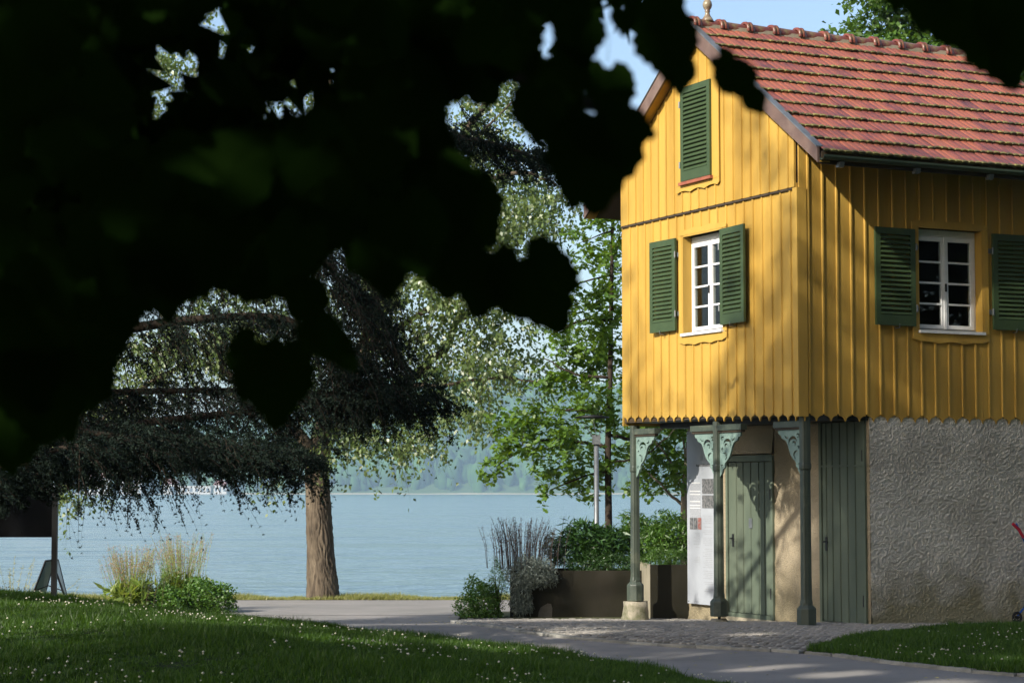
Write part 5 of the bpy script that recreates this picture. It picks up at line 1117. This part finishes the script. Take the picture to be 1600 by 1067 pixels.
# leafy planting
c = at(925, 852, 31.); bush('shrub', 'dense dark green shrub with long pointed leaves in the low planter', 'shrub', tuple(c), (.62, .38, .36), 3400, .135, M['deepleaf'], 'long', .7, base_z=zt-.05)
c = at(1000, 845, 31.3); bush('shrub', 'bright narrow leaved shrub behind the back column', 'shrub', tuple(c), (.45, .35, .42), 2800, .11, M['shrubleaf'], 'long', .3, base_z=zt-.05)
c = at(1050, 840, 30.4); bush('shrub', 'narrow leaved green shrub in the taller planter', 'shrub', tuple(c), (.42, .35, .38), 3000, .10, M['shrubleaf'], 'long', .3, base_z=zt2-.1)
c = at(950, 878, 30.7); bush('ground_cover', 'low dark green feathery mat along the rim of the low planter', 'plant', tuple(c), (.62, .22, .17), 4200, .035, M['deepleaf'], 'long', .2, stems=False)
c = at(1045, 872, 29.7); bush('ground_cover', 'low green feathery mat along the rim of the taller planter', 'plant', tuple(c), (.42, .22, .15), 3200, .035, M['shrubleaf'], 'long', .2, stems=False)
c = at(865, 862, 30.9); bush('shrub', 'small grey green shrub between the dry stems and the pointed leaved shrub', 'shrub', tuple(c), (.22, .2, .26), 900, .05, M['silver'], 'long', .2)

# ------------------------------------------------------------------ lake-side planting left
by = 33.0
def gp(px, d, dz=0): x = px_x(px, d); return (x, d, g1(x, d)+dz)
stems_plant('ornamental_grass', 'left clump of tall feathery grass with pinkish plumes by the water', 'grass clump', gp(207, 31.8, -.02), 130, .98, .30, M['reed'], .0035, None, M['plume'], 28, (.36, .012), 7, .22, M['reed'], .22, 'feathery ornamental grasses by the lake', (.02, .45))
stems_plant('ornamental_grass', 'right taller clump of feathery grass with pinkish plumes behind the box shrub', 'grass clump', gp(285, 32.6, -.02), 130, 1.16, .34, M['reed'], .0035, None, M['plume'], 28, (.38, .012), 7, .22, M['reed'], .20, 'feathery ornamental grasses by the lake', (.02, .45))
stems_plant('herb_plant', 'loose thin stemmed leafy herb between the two feathery grasses', 'plant', gp(248, 32., -.02), 24, .9, .5, M['reed'], .003, leafn=26, leafs=.06, leafm=M['shrubleaf'], lean=.25)
stems_plant('herb_plant', 'thin stems with tiny dark seed heads right of the left feathery grass', 'plant', gp(228, 31.6, -.02), 16, .62, .3, M['twig'], .0025, leafn=20, leafs=.03, leafm=M['blackgrass'], lean=.3)
c = gp(325, 32., 0); bush('shrub', 'rounded glossy green shrub at the edge of the lakeside walk', 'shrub', (c[0], c[1], c[2]+.22), (.50, .42, .30), 5200, .05, M['shrubleaf'], 'diamond', .5)
c = gp(268, 31.8, 0); bush('shrub', 'looser green shrub joined to the left of the rounded shrub', 'shrub', (c[0], c[1], c[2]+.18), (.32, .4, .25), 2600, .05, M['shrubleaf'], 'diamond', .5)
stems_plant('weed', 'straggly pale yellow green weed at the far left by the water', 'plant', gp(22, 30.5, -.05), 12, .85, .9, M['straw'], .003, leafn=46, leafs=.04, leafm=M['straw'], lean=.65, leafr=(.3, 1))
stems_plant('weed', 'small pale weed just left of the folding sign', 'plant', gp(45, 30.0, -.05), 9, .55, .6, M['straw'], .003, leafn=36, leafs=.04, leafm=M['straw'], lean=.6, leafr=(.3, 1))
c = gp(145, 31.0, -.03); rs = rough_stone('boulder', 0, 0, -.08, .17, .34, .15, M['rock'], None, 9, 11, 6, .14); rs.location = c; rs.scale = (1, .8, 1); tag(rs, 'pale sunlit boulder half hidden by the lawn, left of the feathery grass', 'rock')

# ------------------------------------------------------------------ notice board and folding sign
nd = 24.0; pb = at(84, 942, nd); gzz = g1(pb.x, nd)
nb = thing('notice_board', 'black rectangular notice board on posts, cut off by the left frame edge', 'sign', (pb.x, nd, gzz-.05), 0)
ztp = at(84, 764, nd).z-gzz+.05; zbt = at(84, 839, nd).z-gzz+.05
MB().box(-.03, .03, -.03, .03, 0, ztp).build('post', M['darkmetal'], nb); MB().box(-1.53, -1.47, -.03, .03, 0, ztp).build('post', M['darkmetal'], nb)
MB().box(-1.6, -.032, -.02, .02, zbt, ztp-.003).build('board', M['boardblack'], nb); MB().box(-1.62, .031, -.035, .035, ztp-.002, ztp+.02).build('rail', M['darkmetal'], nb)
M['signpane'] = mat('pale_blue_sheet', (.30, .37, .42), (.24, .31, .36), 5, .3, 0, 30, .5)
fy = 27.5
fb = gp(80, fy, .06); fs_ = thing('folding_sign', 'folding sign of two leaning pale blue framed panels behind the notice board post', 'sign', fb, R(0))
for sg in (-1, 1):
    def leaf_panel(sg=sg):
        e = bpy.data.objects.new('panel', None); link(e, fs_)
        b = .27; tx = .045; hh = .62
        C4 = [(sg*b, -.0, 0), (sg*(b-.085), .42, 0.0), (sg*(tx-.02), .42, hh), (sg*tx, 0, hh)]
        for i in range(4): MB().tube([C4[i], C4[(i+1) % 4]], .014, 5).build('frame_bar', M['darkmetal'], e)
        MB().add(C4+[(x_+.006, y_, z_) for x_, y_, z_ in C4], [(0, 1, 2, 3), (7, 6, 5, 4), (0, 4, 5, 1), (1, 5, 6, 2), (2, 6, 7, 3), (3, 7, 4, 0)]).build('sheet', M['signpane'], e)
    leaf_panel()
MB().tube([(-.17, 0, .24), (.0, 0, .30), (.17, 0, .24)], .008, 5).build('stay', M['darkmetal'], fs_)

# ------------------------------------------------------------------ street lamp
ly = 31.3; lb = at(932, 800, ly); lz = g1(lb.x, ly)
sl = thing('street_lamp', 'slim grey lamp post with flat round disc top in front of the young oak', 'street lamp', (lb.x, ly, lz))
zt_ = at(932, 692, ly).z-lz
MB().lathe([(.05, 0), (.042, .3), (.036, zt_)], 0, 0, 12).build('pole', M['metal'], sl, True)
MB().box(-.06, .06, -.06, .06, zt_-.02, zt_+.12).build('lamp_head', M['metal'], sl)
zd = at(925, 651, ly).z-lz
MB().lathe([(.02, zd-.03), (.25, zd-.02), (.26, zd), (.02, zd+.03)], -.06, 0, 20).build('reflector_disc', M['darkmetal'], sl, True)
for a in (R(160), R(40), R(270)): MB().tube([(.06*math.cos(a), .06*math.sin(a), zt_+.1), (-.06+.2*math.cos(a), .2*math.sin(a), zd-.01)], .006, 5).build('strut', M['metal'], sl)

# ------------------------------------------------------------------ pushchair at the right edge
q = HC + sv*3.28 - gv*.40; st = thing('pushchair', 'blue framed pushchair with crimson grip cut off at the right frame edge', 'pushchair', (q.x, q.y, g1(q.x, q.y)+.02), TH-R(8))
def wheel(x, y, r):
    w_ = bpy.data.objects.new('wheel', None); link(w_, st); w_.location = (x, y, r)
    MBt = MB(); n = 20; vs = []
    for k in range(n):
        a = 2*math.pi*k/n
        for j in range(6): b_ = 2*math.pi*j/6; rr = r-.018+.018*math.cos(b_); vs.append((rr*math.cos(a), .016*math.sin(b_), rr*math.sin(a)))
    MBt.add(vs, [(k*6+j, ((k+1) % n)*6+j, ((k+1) % n)*6+(j+1) % 6, k*6+(j+1) % 6) for k in range(n) for j in range(6)]).build('tyre', M['rubber'], w_, True)
    hb = MB(); hb.tube([(0, -.02, 0), (0, .02, 0)], .022, 8)
    for k in range(5): a = 2*math.pi*k/5; hb.tube([(0, 0, 0), ((r-.03)*math.cos(a), 0, (r-.03)*math.sin(a))], .007, 4)
    hb.build('rim', M['darkmetal'], w_)
for x_, y_, r_ in ((-.23, -.2, .075), (-.23, .2, .075), (.42, -.22, .09), (.42, .22, .09), (-.15, .0, .10)): wheel(x_, y_, r_)
for s_ in (-.2, .2):
    MB().tube([(-.23, s_, .085), (.1, s_, .42), (.3, s_, .75), (-.12, s_, 1.22)] if False else [(-.23, s_, .085), (.05, s_, .38), (.22, s_, .55), (.30, s_, .75)], .012, 6).build('frame_tube', M['blue'], st)
    MB().tube([(.42, s_, .1), (.2, s_, .45), (-.1, s_, 1.0), (-.22, s_, 1.235)], .012, 6).build('frame_tube', M['blue'], st)
    MB().tube([(-.12, s_, 1.06), (-.18, s_, 1.16), (-.27, s_, 1.235)], .02, 8).build('grip', M['red'], st)
MB().add([(-.05, -.18, .42), (-.05, .18, .42), (.28, .18, .36), (.28, -.18, .36), (.36, .18, .85), (.36, -.18, .85)], [(0, 1, 2, 3), (3, 2, 4, 5)]).build('seat', M['blue'], st)

# ------------------------------------------------------------------ haze
hb = MB().box(-2400, 2400, -60, 2700, -9, 150).build('haze', None); tag(hb, kind='stuff'); hb['label'] = 'thin pale blue summer haze over the lake'; hb['category'] = 'haze'
hm = bpy.data.materials.new('haze'); N, L = nodes(hm); N.remove(N['Principled BSDF']); v = N.new('ShaderNodeVolumePrincipled')
v.inputs['Color'].default_value = (.56, .79, 1, 1); v.inputs['Density'].default_value = .00021; v.inputs['Anisotropy'].default_value = 0
L.new(v.outputs[0], N['Material Output'].inputs['Volume']); hb.data.materials.append(hm)
